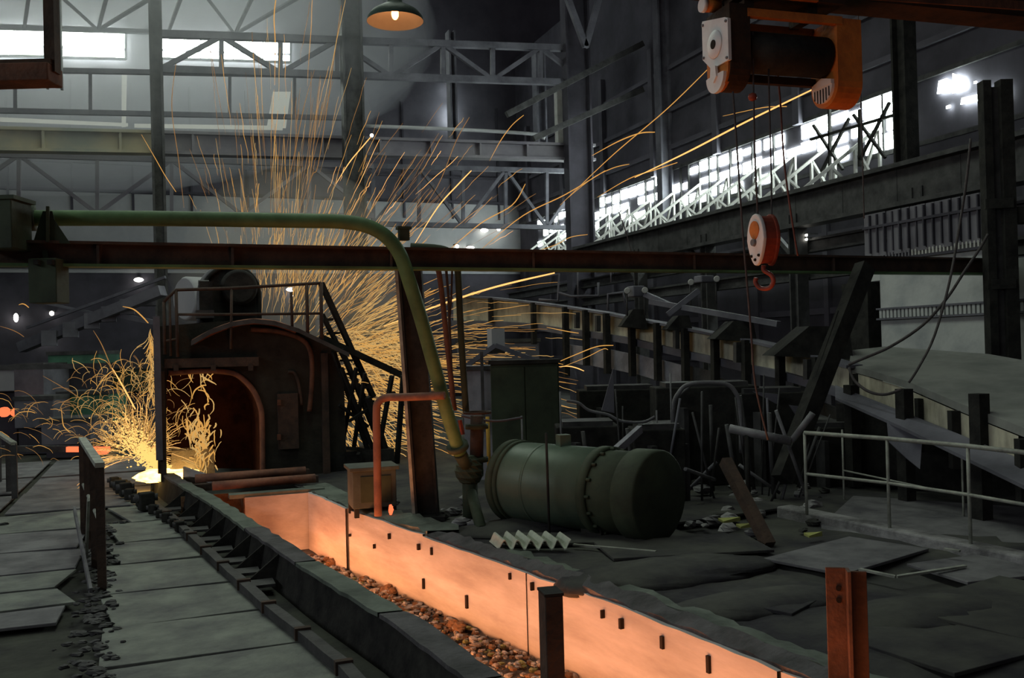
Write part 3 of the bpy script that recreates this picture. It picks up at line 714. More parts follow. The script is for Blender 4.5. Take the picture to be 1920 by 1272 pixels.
# valve stand under the pipe end
vb = at(882, 950, 12.0)
vt = thing('valve_stand', (vb.x, vb.y, 0), 'dark green valve stand at the foot of the slanting pipe', 'valve')
MB().tube([(vb.x, vb.y, 0), (vb.x, vb.y, .52)], .10, 14).build('stand_pipe', 'green_dark', vt)
MB().blob((vb.x, vb.y, .62), .19, .19, .2, 12, 8, .04).build('valve_body', 'green_dark', vt)
MB().tube([(vb.x, vb.y, .62), at(862, 850, 11.7)], .085, 12).build('inlet', 'green_dark', vt)
MB().tube([at(893, 880, 12.1), at(895, 780, 12.1)], .09, 12).build('bonnet', 'rust_dark', vt)
for py in (862, 800): MB().lathe([(-.03, .1), (-.03, .15), (.03, .15), (.03, .1)], at(894, py, 12.1), (0, 0, 1), 16).build('flange', 'green_dark', vt)
wh = arc(at(895, 774, 12.1), (1, 0, 0), (0, 1, 0), .17, 0, 2 * math.pi, 20)
MB().tube(wh, .018, 6, False).build('hand_wheel', 'rust_dark', vt)
MB().tube([at(903, 995, 11.2), at(884, 925, 11.9)], .07, 10).build('drain', 'green_dark', vt)
MB().bar(at(868, 815, 11.9), at(862, 788, 11.9), .03, .08).build('lever', 'hook_red', vt)
# smaller pipes on the frame
def pipe(name, pts, r, mt, label, n=10, res=5):
    return tag(MB().tube(smooth_path([at(*p) for p in pts], res), r, n).build(name, mt), label, 'pipe')
pipe('rusty_pipe', [(709, 968, 11.4), (707, 850, 11.4), (706, 775, 11.4), (709, 756, 11.4), (724, 746, 11.4), (760, 745, 11.3), (834, 742, 11.2)], .048, 'furnace_rim', 'rust-red pipe rising and elbowing across the frame post')
pipe('thin_pipe', [(770, 490, 11.9), (800, 488, 11.9), (818, 500, 11.9), (826, 530, 11.9), (838, 640, 11.9), (852, 770, 11.9)], .036, 'rust', 'rust-brown thin pipe curving down beside the frame post')
pipe('thin_pipe', [(770, 462, 12.2), (825, 466, 12.2), (848, 478, 12.2), (858, 505, 12.2), (864, 620, 12.2), (874, 775, 12.2)], .045, 'green_dark', 'dark green thin pipe curving down farthest from the frame post')
pipe('conduit', [(836, 500, 12.1), (841, 560, 12.1), (844, 640, 12.1), (850, 760, 12.1)], .018, 'rust_dark', 'slim conduit hanging between the two curved thin pipes')
pipe('conduit', [(848, 500, 12.3), (846, 560, 12.3), (842, 610, 12.3)], .014, 'rust_dark', 'short slim conduit ending in the air between the curved thin pipes')
t = thing('pipe_bracket', at(758, 440, 11.1), 'dark clamp on the bend of the thick green pipe', 'bracket')
MB().box(at(757, 440, 11.15), .12, .1, .14).build('body', 'green_dark', t); MB().box(at(757, 428, 11.15), .17, .12, .03).build('cap', 'green_dark', t)
# hangers at the beam's outer end
t = thing('hanging_box', at(92, 567, 9.7), 'dark steel box hanging under the long beam', 'box')
c = at(92, 528, 9.75); MB().box(c, .29, .28, .46, -YAW).build('body', 'green_dark', t, bevel=.008)
MB().bar(at(84, 470, 9.75), c, .05, .05).build('hanger', 'green_dark', t)
for px in (80, 106): MB().box(at(px, 494, 9.7), .05, .3, .05, -YAW).build('lug', 'black_steel', t)
t = thing('beam_gusset', at(96, 455, 9.75), 'triangular dark gusset standing on the long beam', 'gusset')
MB().prism([at(62, 455, 9.75), at(132, 457, 9.75), at(102, 412, 9.75), at(98, 396, 9.75), at(80, 396, 9.75)], (0, .03, 0)).build('plate', 'green_dark', t)
MB().bar(at(90, 455, 9.73), at(90, 388, 9.73), .03, .1).build('rib', 'green_dark', t)
t = thing('beam_end_block', at(14, 470, 9.55), 'dark square block at the outer end of the thick green pipe', 'block')
MB().box(at(12, 424, 9.55), .32, .4, .5, -YAW).build('body', 'green_dark', t, bevel=.01)
MB().box(at(14, 376, 9.55), .36, .44, .04, -YAW).build('cap', 'green_dark', t)
# junction box by the frame post
bx = at(697, 915, 12.6)
t = thing('junction_box', (bx.x, bx.y, 0), 'green steel box with a flat lid beside the frame post', 'box')
MB().box((bx.x, bx.y, .36), .58, .5, .50, -.05).build('body', 'box_green', t, bevel=.01)
MB().box((bx.x, bx.y, .63), .66, .58, .05, -.05).build('lid', 'box_green', t, bevel=.008)
for sx in (-1, 1):
    for sy in (-1, 1): MB().box((bx.x + sx * .25, bx.y + sy * .2, .06), .06, .06, .14).build('leg', 'black_steel', t)
MB().box((bx.x, bx.y - .26, .36), .4, .02, .34, -.05).build('door', 'green_dark', t)
# ================================================================== FURNACE
random.seed(5)
YF = 17.3
S = lambda x, y, Y=YF: onY(x, y, Y)
fu = thing('furnace', S(470, 895) * 1 + V((0, 0, 0)), 'dark arched furnace hood with a glowing mouth', 'furnace')
def profile(pts, Y): return [S(x, y, Y) for x, y in pts]
outer = [(296, 905), (296, 745), (297, 700), (298, 660), (299, 612), (372, 606), (410, 603), (455, 600), (500, 602), (545, 615), (590, 634), (632, 662), (645, 720), (648, 800), (650, 905)]
inner = [(312, 905), (312, 850), (312, 790), (312, 740), (313, 712), (316, 700), (360, 697), (400, 696), (436, 700), (456, 712), (474, 732), (486, 758), (491, 790), (492, 905)]
Of = profile(outer, YF); If = profile(inner, YF)
def shift(P, dy): return [p + V((0, dy, 0)) for p in P]
m = MB(); m.strip(Of, If); m.strip(Of, shift(Of, 2.6), smooth=False); m.build('shell', 'furnace_shell', fu)
m = MB(); m.strip(If, shift(If, 2.2)); 
m.prism(shift(If, 2.2), (0, .1, 0)); m.build('lining', 'furnace_brick', fu)
# rims
MB().tube(smooth_path([p - V((0, .04, 0)) for p in If[5:]], 4), .05, 10).build('mouth_rim', 'furnace_rim', fu)
MB().tube(smooth_path([S(x, y, YF - .06) for x, y in ((362, 642), (400, 622), (440, 608), (480, 603), (520, 608), (555, 622))], 5), .055, 10).build('crown_rim', 'furnace_rim', fu)
MB().tube(smooth_path([S(x, y, YF - .1) for x, y in ((470, 618), (520, 622), (560, 634), (578, 650), (585, 680), (584, 730), (580, 772))], 5), .045, 10).build('side_pipe', 'rust', fu)
MB().tube(smooth_path([S(x, y, YF - .05) for x, y in ((540, 698), (552, 700), (560, 720), (566, 760))], 5), .03, 8).build('side_pipe', 'rust_dark', fu)
# broad curved crown plate
A = [S(x, y, YF - .35) for x, y in ((358, 640), (395, 618), (435, 604), (475, 598), (515, 602), (560, 616), (610, 640), (655, 662))]
m = MB(); m.strip(A, [p + V((0, 2.6, .02)) for p in A], smooth=True); m.strip([p - V((0, 0, .08)) for p in A], A); m.build('crown_plate', 'dark_steel', fu)
MB().bar(S(308, 682, YF - .12), S(484, 678, YF - .12), .2, .16).build('lintel', 'rust_dark', fu)
for px in (330, 400, 470): MB().box(S(px, 690, YF - .24), .08, .06, .1).build('bolt', 'rust_dark', fu)
MB().box(S(296, 728, YF - .2), .11, .2, 2.45).build('jamb', 'bluegrey_steel', fu)
MB().box(S(305, 800, YF - .1), .10, .16, 1.9).build('jamb', 'rust_dark', fu)
MB().prism([S(x, y, YF + .5) for x, y in ((318, 900), (404, 900), (400, 842), (322, 846))], (0, .5, 0)).build('sill', 'sill_brick', fu)
MB().box(S(540, 790, YF - .06), .36, .08, 1.0).build('inspection_door', 'rust_dark', fu)
for py in (755, 820): MB().box(S(523, py, YF - .13), .06, .06, .1).build('hinge', 'rust', fu)
MB().box(S(610, 780, YF - .05), .12, .12, 2.3).build('buckstay', 'rust_dark', fu)
# fan drum on the crown
fd = thing('fan_housing', S(432, 600, YF + .6), 'round-topped dark fan housing on the furnace crown', 'fan')
arcp = [(380, 606), (380, 556)] + [(433 + 53 * math.cos(math.pi - a_ * math.pi / 12), 552 - 52 * math.sin(a_ * math.pi / 12)) for a_ in range(1, 12)] + [(486, 556), (487, 606)]
m = MB(); m.prism([S(x, y, YF + .5) for x, y in arcp], (0, 1.1, 0)); m.build('casing', 'black_steel', fd)
cc = S(447, 540, YF + .5); MB().lathe([(-.02, .1), (.0, .30), (.14, .33), (.2, .27)], cc, (0, -1, 0), 28).build('bearing_cover', 'black_steel', fd)
m = MB(); m.tube(smooth_path([S(x, y, YF + .48) for x, y in arcp], 2), .04, 8); m.build('rim', 'black_steel', fd)
m = MB(); m.tube(smooth_path([S(x - 6, y, YF + .9) for x, y in arcp], 2), .05, 8); m.build('rim', 'grey_steel', fd)
MB().box(S(386, 560, YF + .3), .22, .3, .6).build('motor', 'black_steel', fd)
MB().box(S(384, 590, YF + .3), .3, .4, .14).build('motor_base', 'dark_steel', fd)
MB().tube([S(372, 536, YF + .25), S(392, 536, YF + .25)], .1, 12).build('pulley', 'dark_steel', fd)
# duct going back from the fan
tag(MB().lathe([(0, .42), (.05, .46), (1.2, .46), (1.3, .4)], S(345, 560, YF + 3.2), V((1, .55, 0)), 24).build('pale_duct', 'wall_pale'), 'pale dented duct behind the fan housing', 'duct')
# handrail on the crown
hr = thing('crown_handrail', S(320, 640, YF - .3), 'dark pipe handrail round the furnace crown', 'handrail')
q = lambda x, y, Y=YF - .3: S(x, y, Y)
for nm, pts, r in (('top_rail', [(307, 566), (330, 544), (430, 541), (602, 531)], .028), ('mid_rail', [(330, 590), (430, 590), (602, 588)], .024), ('post', [(307, 566), (309, 665)], .026), ('post', [(318, 556), (320, 668)], .022), ('post', [(330, 544), (333, 670)], .028), ('post', [(434, 541), (433, 655)], .024), ('post', [(575, 534), (577, 632)], .032), ('post', [(602, 531), (603, 640)], .034), ('post', [(546, 548), (548, 616)], .026), ('toe_rail', [(307, 640), (334, 636)], .02)):
    MB().tube([q(*p) for p in pts], r, 8).build(nm, 'rust_dark', hr)
# stair and lattice on the sparks side
st = thing('furnace_stair', S(690, 890), 'dark steel stair and lattice brace at the back corner of the furnace', 'stair')
for (x0, y0, x1, y1, w_) in ((602, 531, 700, 745, .09), (604, 590, 690, 760, .07), (600, 632, 756, 705, .11), (640, 655, 720, 850, .08), (690, 745, 735, 880, .09), (625, 660, 690, 845, .07), (668, 690, 640, 845, .06), (684, 700, 662, 850, .06), (640, 690, 710, 870, .06), (655, 790, 740, 735, .05), (636, 760, 690, 800, .05), (735, 705, 700, 900, .07), (648, 840, 735, 850, .06), (756, 705, 742, 900, .08), (672, 850, 700, 905, .07)):
    MB().bar(S(x0, y0, YF - .1), S(x1, y1, YF + .3), w_, w_).build('stringer', 'black_steel', st)
for k in range(7):
    u = k / 6; MB().box(S(lerp(612, 688, u), lerp(600, 752, u), YF + .3), .16, .6, .04).build('tread', 'black_steel', st)
MB().box(S(668, 872, YF + .4), 1.3, .8, .6).build('plinth', 'black_steel', st)
# ================================================================== SPLASH
mo = thing('molten_splash', gnd(300, 893), 'bright yellow molten metal splashing at the furnace mouth', 'molten metal')
random.seed(21)
pm = at(300, 886, 16.4); pm.z = max(pm.z, .02)
MB().blob(pm - V((0, 0, .06)), .42, .3, .12, 18, 6, .12).build('pool', 'molten', mo)
pm2 = at(342, 886, 16.5); MB().blob(pm2 - V((0, 0, .03)), .30, .26, .09, 16, 6, .1).build('tongue', 'molten', mo)
MB().blob(gnd(192, 850, .1) + V((0, 0, .05)), .16, .12, .09, 10, 6, .12).build('gob', 'ember', mo)
# pinkish far end of the trough wall by the mouth
# ================================================================== SPARKS
random.seed(77)
SD = 20.5
def streak(pts, r):
    n = len(pts); rs = [r * (.35 + .65 * min(1, min(i, n - 1 - i * .8 if i > n * .5 else n) / max(1, n * .35))) for i in range(n)]
    rs = [max(.15 * r, a_) for a_ in rs]
    return pts, rs
def traj(ox, oy, ang, r0, L, d, dd, g, wob=1.0, n=7):
    # path in pixel plane at depth d drifting by dd, bending down with g
    pts = []
    for i in range(n):
        t = i / (n - 1); s_ = r0 + L * t
        x = ox + math.cos(ang) * s_; y = oy - math.sin(ang) * s_ + g * s_ * s_ * max(.15, abs(math.cos(ang)))
        x += random.uniform(-1, 1) * wob; y += random.uniform(-1, 1) * wob
        pts.append(at(x, y, d + dd * t))
    return pts
bags = {k: MB() for k in ('spark', 'spark_bright', 'spark_dim', 'spark_pale')}
def add(mt, pts, r):
    pts, rs = streak(pts, r); r *= .52; rs = [k_ * .52 for k_ in rs]; bags[mt].tube(pts, r, 3, False, False, rs)
OX, OY = 512, 720
def burst(k, amin, amode, amax, rmin, rmode, rmax, lmin, lmax, mts, sc, g0, g1, r0_, r1_, dsig=1.2):
    for i in range(k):
        a_ = math.radians(random.triangular(amin, amax, amode)); r0 = random.triangular(rmin, rmax, rmode); L = random.triangular(lmin, lmax, lmin)
        # streaks flung from a moving lip: the source wanders
        add(random.choice(mts), traj(OX + random.gauss(0, sc), OY + random.gauss(0, sc * .8), a_ + random.gauss(0, .05), r0, L, SD + random.gauss(0, dsig), random.uniform(-1.2, 1.2), random.uniform(g0, g1), random.uniform(.5, 1.6)), random.uniform(r0_, r1_))
burst(80, 74, 88, 104, 160, 330, 700, 40, 260, ['spark', 'spark_dim', 'spark_dim', 'spark_pale'], 26, .00002, .00008, .007, .014)
burst(40, 84, 96, 116, 120, 240, 480, 30, 150, ['spark_dim', 'spark_dim', 'spark'], 22, .00002, .0001, .006, .010)
burst(120, 34, 60, 84, 180, 320, 600, 30, 170, ['spark', 'spark', 'spark_dim', 'spark_dim', 'spark_bright'], 30, .00012, .00032, .007, .014)
burst(760, -24, 26, 80, 110, 190, 340, 25, 110, ['spark_pale', 'spark', 'spark_pale', 'spark_dim'], 30, .00015, .0005, .008, .018, 1.0)
burst(240, 60, 80, 100, 120, 200, 330, 20, 90, ['spark_pale', 'spark', 'spark_dim'], 30, .0001, .0003, .007, .015, 1.0)
burst(150, 2, 14, 34, 260, 360, 560, 30, 140, ['spark', 'spark_dim', 'spark_pale'], 24, .0003, .0006, .007, .013)
# sheaf seen below, through the stair lattice
for i in range(420):
    x = random.uniform(610, 765); y = random.uniform(620, 850); a_ = math.radians(random.triangular(-80, 25, -20))
    add(random.choice(['spark_pale', 'spark_pale', 'spark']), traj(x, y, a_, 0, random.uniform(25, 80), SD + random.gauss(0, .6), 0, .0006), random.uniform(.014, .026))
# splash spray on the walkway side
for i in range(240):
    a_ = math.radians(random.uniform(10, 178)); r0 = random.uniform(5, 70); L = random.uniform(15, 70)
    add(random.choice(['spark', 'spark_pale', 'spark_bright']), traj(262, 862, a_, r0, L, 17.3 + random.gauss(0, .4), random.uniform(-.4, .2), random.uniform(.0015, .006), 1.5), random.uniform(.006, .013))
m = MB()
for i in range(1500):
    u = random.random() ** .8; x = lerp(318, 226, u) + random.gauss(0, 4 + 16 * u); y = lerp(890, 800, u ** 1.15) + random.gauss(0, 4 + 14 * u)
    p = at(x, min(y, 892), 16.9 + random.gauss(0, .2)); s_ = random.uniform(.006, .020) * (1.5 - u)
    m.blob(p, s_ * 1.6, s_, s_, 4, 3, .2)
tag(m.build('spray', 'molten_spray'), 'bright yellow spray of molten drops over the splash', 'spray', kind='stuff')
def curl(x, y, a0, turn, L, d, mt, r, n=9):
    pts = []; a_ = a0
    for i in range(n):
        pts.append(at(x, y, d)); x += math.cos(a_) * L / n; y -= math.sin(a_) * L / n; a_ += turn / n
        x += random.uniform(-.8, .8); y += random.uniform(-.8, .8)
    add(mt, pts, r)
for i in range(230):
    x = random.gauss(235, 48); y = random.uniform(690, 850); 
    curl(x, y, math.radians(random.uniform(20, 160)), random.choice((-1, 1)) * random.uniform(.8, 3.0), random.uniform(20, 70), 17.4 + random.gauss(0, .5), random.choice(['spark', 'spark_pale', 'spark_dim']), random.uniform(.006, .013))
for i in range(60):
    x = random.uniform(20, 240); y = random.uniform(740, 880)
    curl(x, y, math.radians(random.uniform(100, 170)), random.uniform(.6, 2.2), random.uniform(20, 70), 17.0 + random.gauss(0, .6), random.choice(['spark', 'spark_dim']), random.uniform(.006, .010))
# bushy jets in the mouth
for i in range(150):
    x = random.gauss(378, 13); y = random.uniform(800, 892)
    curl(x, y, math.radians(random.gauss(95, 28)), random.uniform(-1.2, 1.2), random.uniform(10, 34), 16.9 + random.gauss(0, .15), random.choice(['spark_pale', 'spark', 'spark']), random.uniform(.014, .034))
for x0 in (352, 362, 376, 388, 398, 384, 370):
    for k in range(4):
        curl(x0 + random.gauss(0, 5), random.uniform(690, 830), math.radians(random.gauss(92, 30)), random.uniform(-2.6, 2.6), random.uniform(14, 46), 16.9, random.choice(['spark', 'spark', 'spark_pale']), random.uniform(.018, .034))
for i in range(26):
    curl(398 + random.gauss(0, 4), 648 + random.uniform(0, 10), math.radians(random.choice((200, 225, 270, 310, 335)) + random.gauss(0, 8)), random.uniform(-.5, .5), random.uniform(12, 32), 16.7, 'spark', .010)
for i in range(90):  # glowing streaks laid along the jamb as its golden rim light
    curl(random.gauss(284, 2.5), random.uniform(615, 750), math.radians(random.gauss(270, 18)), random.uniform(-1, 1), random.uniform(12, 34), 16.95, random.choice(['spark_pale', 'spark']), random.uniform(.010, .018))
for i in range(40):  # more glowing streaks standing for rim light on the inner jamb
    curl(random.gauss(304, 3), random.uniform(750, 840), math.radians(random.gauss(270, 14)), random.uniform(-1, 1), random.uniform(12, 30), 16.8, 'spark', random.uniform(.010, .016))
labs = {'spark': 'orange spark streaks fanning out behind the furnace', 'spark_bright': 'brightest orange spark streaks behind the furnace', 'spark_dim': 'faint orange spark streaks behind the furnace', 'spark_pale': 'pale golden spark streaks massed beyond the furnace stair'}
for k, m in bags.items():
    tag(m.build('spark_shower', k), labs[k], 'sparks', kind='stuff')
# long streaks that can be told apart
long_ = [((1190, 333), (1290, 285), (1400, 228), (1540, 160), .026, 'spark_bright'), ((1355, 218), (1430, 202), (1470, 200), (1475, 200), .013, 'spark'),
         ((1050, 385), (1150, 290), (1250, 205), (1332, 125), .013, 'spark'), ((1110, 292), (1160, 265), (1200, 250), (1228, 248), .012, 'spark'),
         ((1060, 375), (1110, 335), (1150, 315), (1180, 308), .011, 'spark'), ((900, 470), (980, 405), (1060, 365), (1135, 320), .014, 'spark'), ((1120, 370), (1180, 335), (1230, 318), (1270, 305), .010, 'spark'),
         ((720, 612), (830, 570), (930, 538), (1040, 512), .026, 'spark_bright'), ((630, 345), (655, 305), (680, 275), (697, 255), .015, 'spark_bright'), ((918, 302), (938, 265), (960, 235), (982, 216), .011, 'spark'),
         ((830, 480), (900, 420), (960, 385), (985, 345), .014, 'spark'), ((770, 470), (820, 390), (860, 345), (884, 320), .017, 'spark_bright'), ((760, 440), (820, 350), (855, 265), (880, 220), .010, 'spark_dim'),
         ((560, 400), (585, 330), (600, 290), (640, 10), .010, 'spark_dim'), ((515, 160), (516, 80), (514, 30), (520, -20), .014, 'spark'), ((345, 390), (335, 300), (322, 200), (330, 120), .010, 'spark_dim'),
         ((590, 130), (570, 200), (545, 320), (520, 400), .010, 'spark_dim'), ((265, 252), (290, 295), (310, 330), (330, 360), .010, 'spark'), ((980, 480), (1040, 460), (1070, 445), (1102, 440), .010, 'spark'),
         ((1010, 695), (1080, 665), (1120, 650), (1150, 648), .013, 'spark'), ((1050, 690), (1100, 670), (1130, 655), (1140, 656), .009, 'spark'), ((1048, 688), (1065, 687), (1080, 690), (1095, 696), .014, 'spark_bright'), ((1025, 614), (1045, 618), (1065, 622), (1085, 625), .011, 'spark'),
         ((230, 575), (250, 580), (265, 592), (278, 606), .016, 'spark'), ((35, 572), (42, 570), (48, 572), (54, 577), .012, 'spark'), ((175, 620), (190, 645), (205, 680), (215, 705), .012, 'spark_dim'), ((0, 612), (20, 618), (35, 625), (45, 632), .008, 'spark_dim'), ((115, 765), (118, 795), (124, 805), (132, 812), .012, 'spark'), ((20, 790), (35, 775), (55, 772), (66, 775), .009, 'spark'), ((80, 705), (110, 722), (140, 740), (165, 757), .008, 'spark_dim'),
         ((210, 690), (225, 715), (240, 742), (254, 768), .02, 'spark_bright'), ((175, 740), (190, 715), (205, 700), (215, 695), .012, 'spark'), ((265, 740), (290, 790), (200, 830), (160, 842), .0, None)]
for (a_, b_, c_, e_, r, mt) in long_:
    if mt is None: continue
    r *= .75
    dd = 17.2 if a_[0] < 300 and a_[1] > 500 else 19.0
    if a_[0] > 1100: dd = 14.0
    if a_ == (1190, 333) or a_ == (1355, 218): dd = 8.6; r *= .42
    pts, rs = streak(smooth_path([at(*p, dd) for p in (a_, b_, c_, e_)], 6), r)
    tag(MB().tube(pts, r, 5, False, True, rs).build('spark_streak', mt), 'single long glowing spark streak flung clear of the shower', 'spark', 'long spark streaks flung from the furnace')
tag(MB().blob(at(697, 254, 19), .035, .035, .035, 10, 8, 0).build('hot_droplet', 'lamp_glow'), 'white-hot spark head at the tip of a long streak', 'spark')
# ================================================================== PENDANT LAMP
lc = at(741, 40, 6.9); rl_ = 53 / F * 6.9
lp = thing('pendant_lamp', lc, 'green enamel pendant lamp shade glowing orange underneath', 'lamp')
prof = [(0, rl_), (.03, rl_ * .97), (.07, rl_ * .82), (.11, rl_ * .5), (.13, rl_ * .28), (.19, rl_ * .24), (.2, rl_ * .12)]
m = MB(); rings = []
n = 36
for zz, r in prof:
    k = len(m.v); rings.append(k)
    for j in range(n): m.v.append(lc + V((r * math.cos(2 * math.pi * j / n), r * math.sin(2 * math.pi * j / n), zz)))
for a_, b_ in zip(rings, rings[1:]):
    for j in range(n): m.f.append((a_ + j, a_ + (j + 1) % n, b_ + (j + 1) % n, b_ + j)); m.sm.append(True)
m.build('shade', 'lamp_green', lp)
m = MB(); rings = []
for zz, r in [(0.0, rl_ * .995), (.028, rl_ * .95), (.066, rl_ * .79), (.104, rl_ * .46), (.11, .01)]:
    k = len(m.v); rings.append(k)
    for j in range(n): m.v.append(lc + V((r * math.cos(2 * math.pi * j / n), r * math.sin(2 * math.pi * j / n), zz)))
for a_, b_ in zip(rings, rings[1:]):
    for j in range(n): m.f.append((a_ + (j + 1) % n, a_ + j, b_ + j, b_ + (j + 1) % n)); m.sm.append(True)
m.build('reflector', 'lamp_white', lp)
MB().blob(lc + V((0, 0, .055)), .028, .028, .045, 12, 8, 0).build('bulb', 'dim_bulb', lp)
MB().tube([lc + V((0, 0, .18)), lc + V((0, 0, .32))], .05, 14).build('cap', 'black_steel', lp)
MB().tube([lc + V((0, 0, .3)), lc + V((0, 0, 1.6))], .012, 8).build('stem', 'black_steel', lp)
# ================================================================== HOIST
DH = 7.0
view = ray(1345, 80).normalized(); vh = V((view.x, view.y, 0)).normalized(); c_ = -vh
leftp = V((-vh.y, vh.x, 0))
nrm = (c_ * math.cos(math.radians(60)) + leftp * math.sin(math.radians(60))).normalized()
HA = -nrm; HB = V((-HA.y, HA.x, 0))
if HB.dot(c_) > 0: HB = -HB          # HB points away from the camera
HZ = V((0, 0, 1)); O = at(1345, 84, DH)  # centre of white end plate
ho = thing('crane_hoist', O - HZ * .4, 'orange crane hoist with white end plates hanging over the trough', 'hoist')
hp = lambda a_, b_, z: O + HA * a_ + HB * b_ + HZ * z
def hpoly(poly, a0, th, nm, mt, par=ho): return MB().prism([hp(a0, b_, z) for b_, z in poly], HA * th).build(nm, mt, par)
plate_ = [(-.19, -.17), (-.19, .135), (-.15, .155), (.18, .235), (.19, .22), (.19, -.06), (.06, -.17)]
ep = hpoly(plate_, -.02, .025, 'end_plate', 'white_enamel')
MB().lathe([(0, .105), (.006, .105), (.008, .095), (.012, .09), (.012, .03)], hp(-.022, 0, 0), -HA, 32).build('cover_disc', 'white_enamel', ep)
MB().lathe([(.0, .034), (.016, .034)], hp(-.024, 0, 0), -HA, 20).build('shaft_hole_shade', 'hole', ep)  # dark disc painting the shade in the shaft opening
for b_, z in ((-.17, -.15), (-.17, .12), (.17, .20), (.17, -.05)): MB().lathe([(0, .012), (.012, .01)], hp(-.02, b_, z), -HA, 8).build('bolt', 'grey_steel', ep)
def stadium(w_, ztop, zc, n=12): return [(-w_, ztop), (-w_, zc)] + [(-w_ * math.cos(math.pi * k / n), zc - w_ * math.sin(math.pi * k / n)) for k in range(1, n)] + [(w_, zc), (w_, ztop)]
hpoly(stadium(.17, .26, -.18), .01, .17, 'gear_case', 'hoist_dark')
hpoly(stadium(.155, .10, -.20), -.005, .03, 'case_flange', 'hoist_orange')
lob = [(-.105, -.23)] + [(-.13 * math.cos(math.pi * k / 12), -.235 - .13 * math.sin(math.pi * k / 12)) for k in range(0, 13)] + [(.105, -.23)]
hpoly(lob, -.03, .03, 'rope_guard', 'white_enamel'); 
hpoly([(-.035, -.17), (-.045, -.25), (0, -.29), (.045, -.25), (.035, -.17)], -.045, .02, 'limit_arm', 'white_enamel')
MB().lathe([(0, .155), (.72, .155)], hp(.2, 0, -.04), HA, 32).build('rope_drum', 'black_steel', ho)
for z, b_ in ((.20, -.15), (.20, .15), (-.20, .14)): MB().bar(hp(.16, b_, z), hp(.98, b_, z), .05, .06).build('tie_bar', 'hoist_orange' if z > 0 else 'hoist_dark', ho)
MB().bar(hp(.1, -.02, .345), hp(1.0, -.02, .345), .34, .05).build('trolley_frame', 'hoist_dark', ho)
MB().bar(hp(.1, -.19, .36), hp(.75, -.19, .36), .03, .09).build('trolley_side', 'hoist_orange', ho)
for a_ in (.2, .75): MB().box(hp(a_, 0, .28), .08, .26, .14, ax=(HA, HB, HZ)).build('bracket', 'hoist_dark', ho)
hpoly(stadium(.17, .22, -.26), .93, .22, 'motor_case', 'hoist_orange')
grl = [(-.125 * math.cos(math.pi * k / 12), -.27 - .125 * math.sin(math.pi * k / 12)) for k in range(0, 13)]
gq = hpoly(grl, .905, .025, 'fan_grille', 'white_enamel')
for k in range(6):
    b_ = -.09 + k * .036; zl = math.sqrt(max(0, .12 ** 2 - b_ ** 2)); MB().box(hp(.902, b_, -.28 - zl / 2), .006, .006, zl * .92, ax=(HA, HB, HZ)).build('grille_gap_shade', 'hole', gq)  # dark strips painted as the shaded gaps of the grille
hpoly([(-.12, -.235), (.0, -.20), (.12, -.235), (.12, -.27), (-.12, -.27)], .90, .03, 'grille_lip', 'white_enamel')
MB().lathe([(0, .05), (.12, .05), (.13, .03)], hp(-.04, .10, .33), HA, 16).build('travel_motor', 'hoist_orange', ho)
MB().lathe([(0, .055), (.03, .055)], hp(-.07, .10, .33), HA, 16).build('motor_cap', 'white_enamel', ho)
# the bridge beam it runs on
ba, bb = hp(-.2, .05, .62), hp(5.5, .05, .62)
tbm = thing('bridge_beam', ba, 'dark rusty crane bridge beam above the orange hoist', 'beam')
MB().bar(ba, bb, .04, .4).build('web', 'hoist_dark', tbm)
for z in (-.2, .2): MB().bar(ba + HZ * z, bb + HZ * z, .3, .04).build('flange', 'hoist_dark', tbm)
MB().bar(hp(1.0, -.2, .40), hp(5.5, -.2, .52), .02, .07).build('cable_tray', 'rust', tbm)
# hook block
HK = at(1431, 450, DH)
hb = thing('hook_block', HK - HZ * .2, 'white and red crane hook block hanging on ropes', 'hook block')
kp = lambda a_, b_, z: HK + HA * a_ + HB * b_ + HZ * z
egg = []
for k in range(24):
    t_ = 2 * math.pi * k / 24; wv = .115 * (1 - .28 * (1 if math.sin(t_) < 0 else 0) * abs(math.sin(t_)))
    egg.append((wv * math.cos(t_), .195 * math.sin(t_)))
ck = MB().prism([kp(-.07, b_, z) for b_, z in egg], HA * .03).build('cheek_plate', 'white_enamel', hb, bevel=.008)
MB().prism([kp(-.078, b_ * .55 + .0, z * .36 + .07) for b_, z in egg], HA * .012).build('recess', 'hoist_orange', ck)
MB().lathe([(0, .03), (.02, .025)], kp(-.07, .01, -.02), -HA, 16).build('pin_head', 'grey_steel', ck)
for b_, z in ((-.05, -.12), (.05, -.12), (.0, -.15)): MB().lathe([(0, .012), (.012, .01)], kp(-.07, b_, z), -HA, 8).build('bolt', 'hole', ck)
MB().prism([kp(-.035, b_ * .9, z * .92) for b_, z in egg], HA * .085).build('sheave_case', 'hook_red', hb)
MB().prism([kp(.05, b_, z) for b_, z in egg], HA * .03).build('cheek_plate', 'hook_red', hb, bevel=.008)
hkp = [kp(.0, 0, -.19), kp(.0, 0, -.23), kp(.0, -.05, -.27), kp(0, -.062, -.32), kp(0, -.03, -.365), kp(0, .03, -.36), kp(0, .062, -.315), kp(0, .055, -.28)]
hkp = [HK + HA * 0 + HB * (p - HK).dot(HB) + HZ * (p - HK).dot(HZ) + HA * (p - HK).dot(HB) * -.6 for p in hkp]
MB().tube(smooth_path(hkp, 4), .017, 8, True, True).build('hook', 'hook_red', hb)
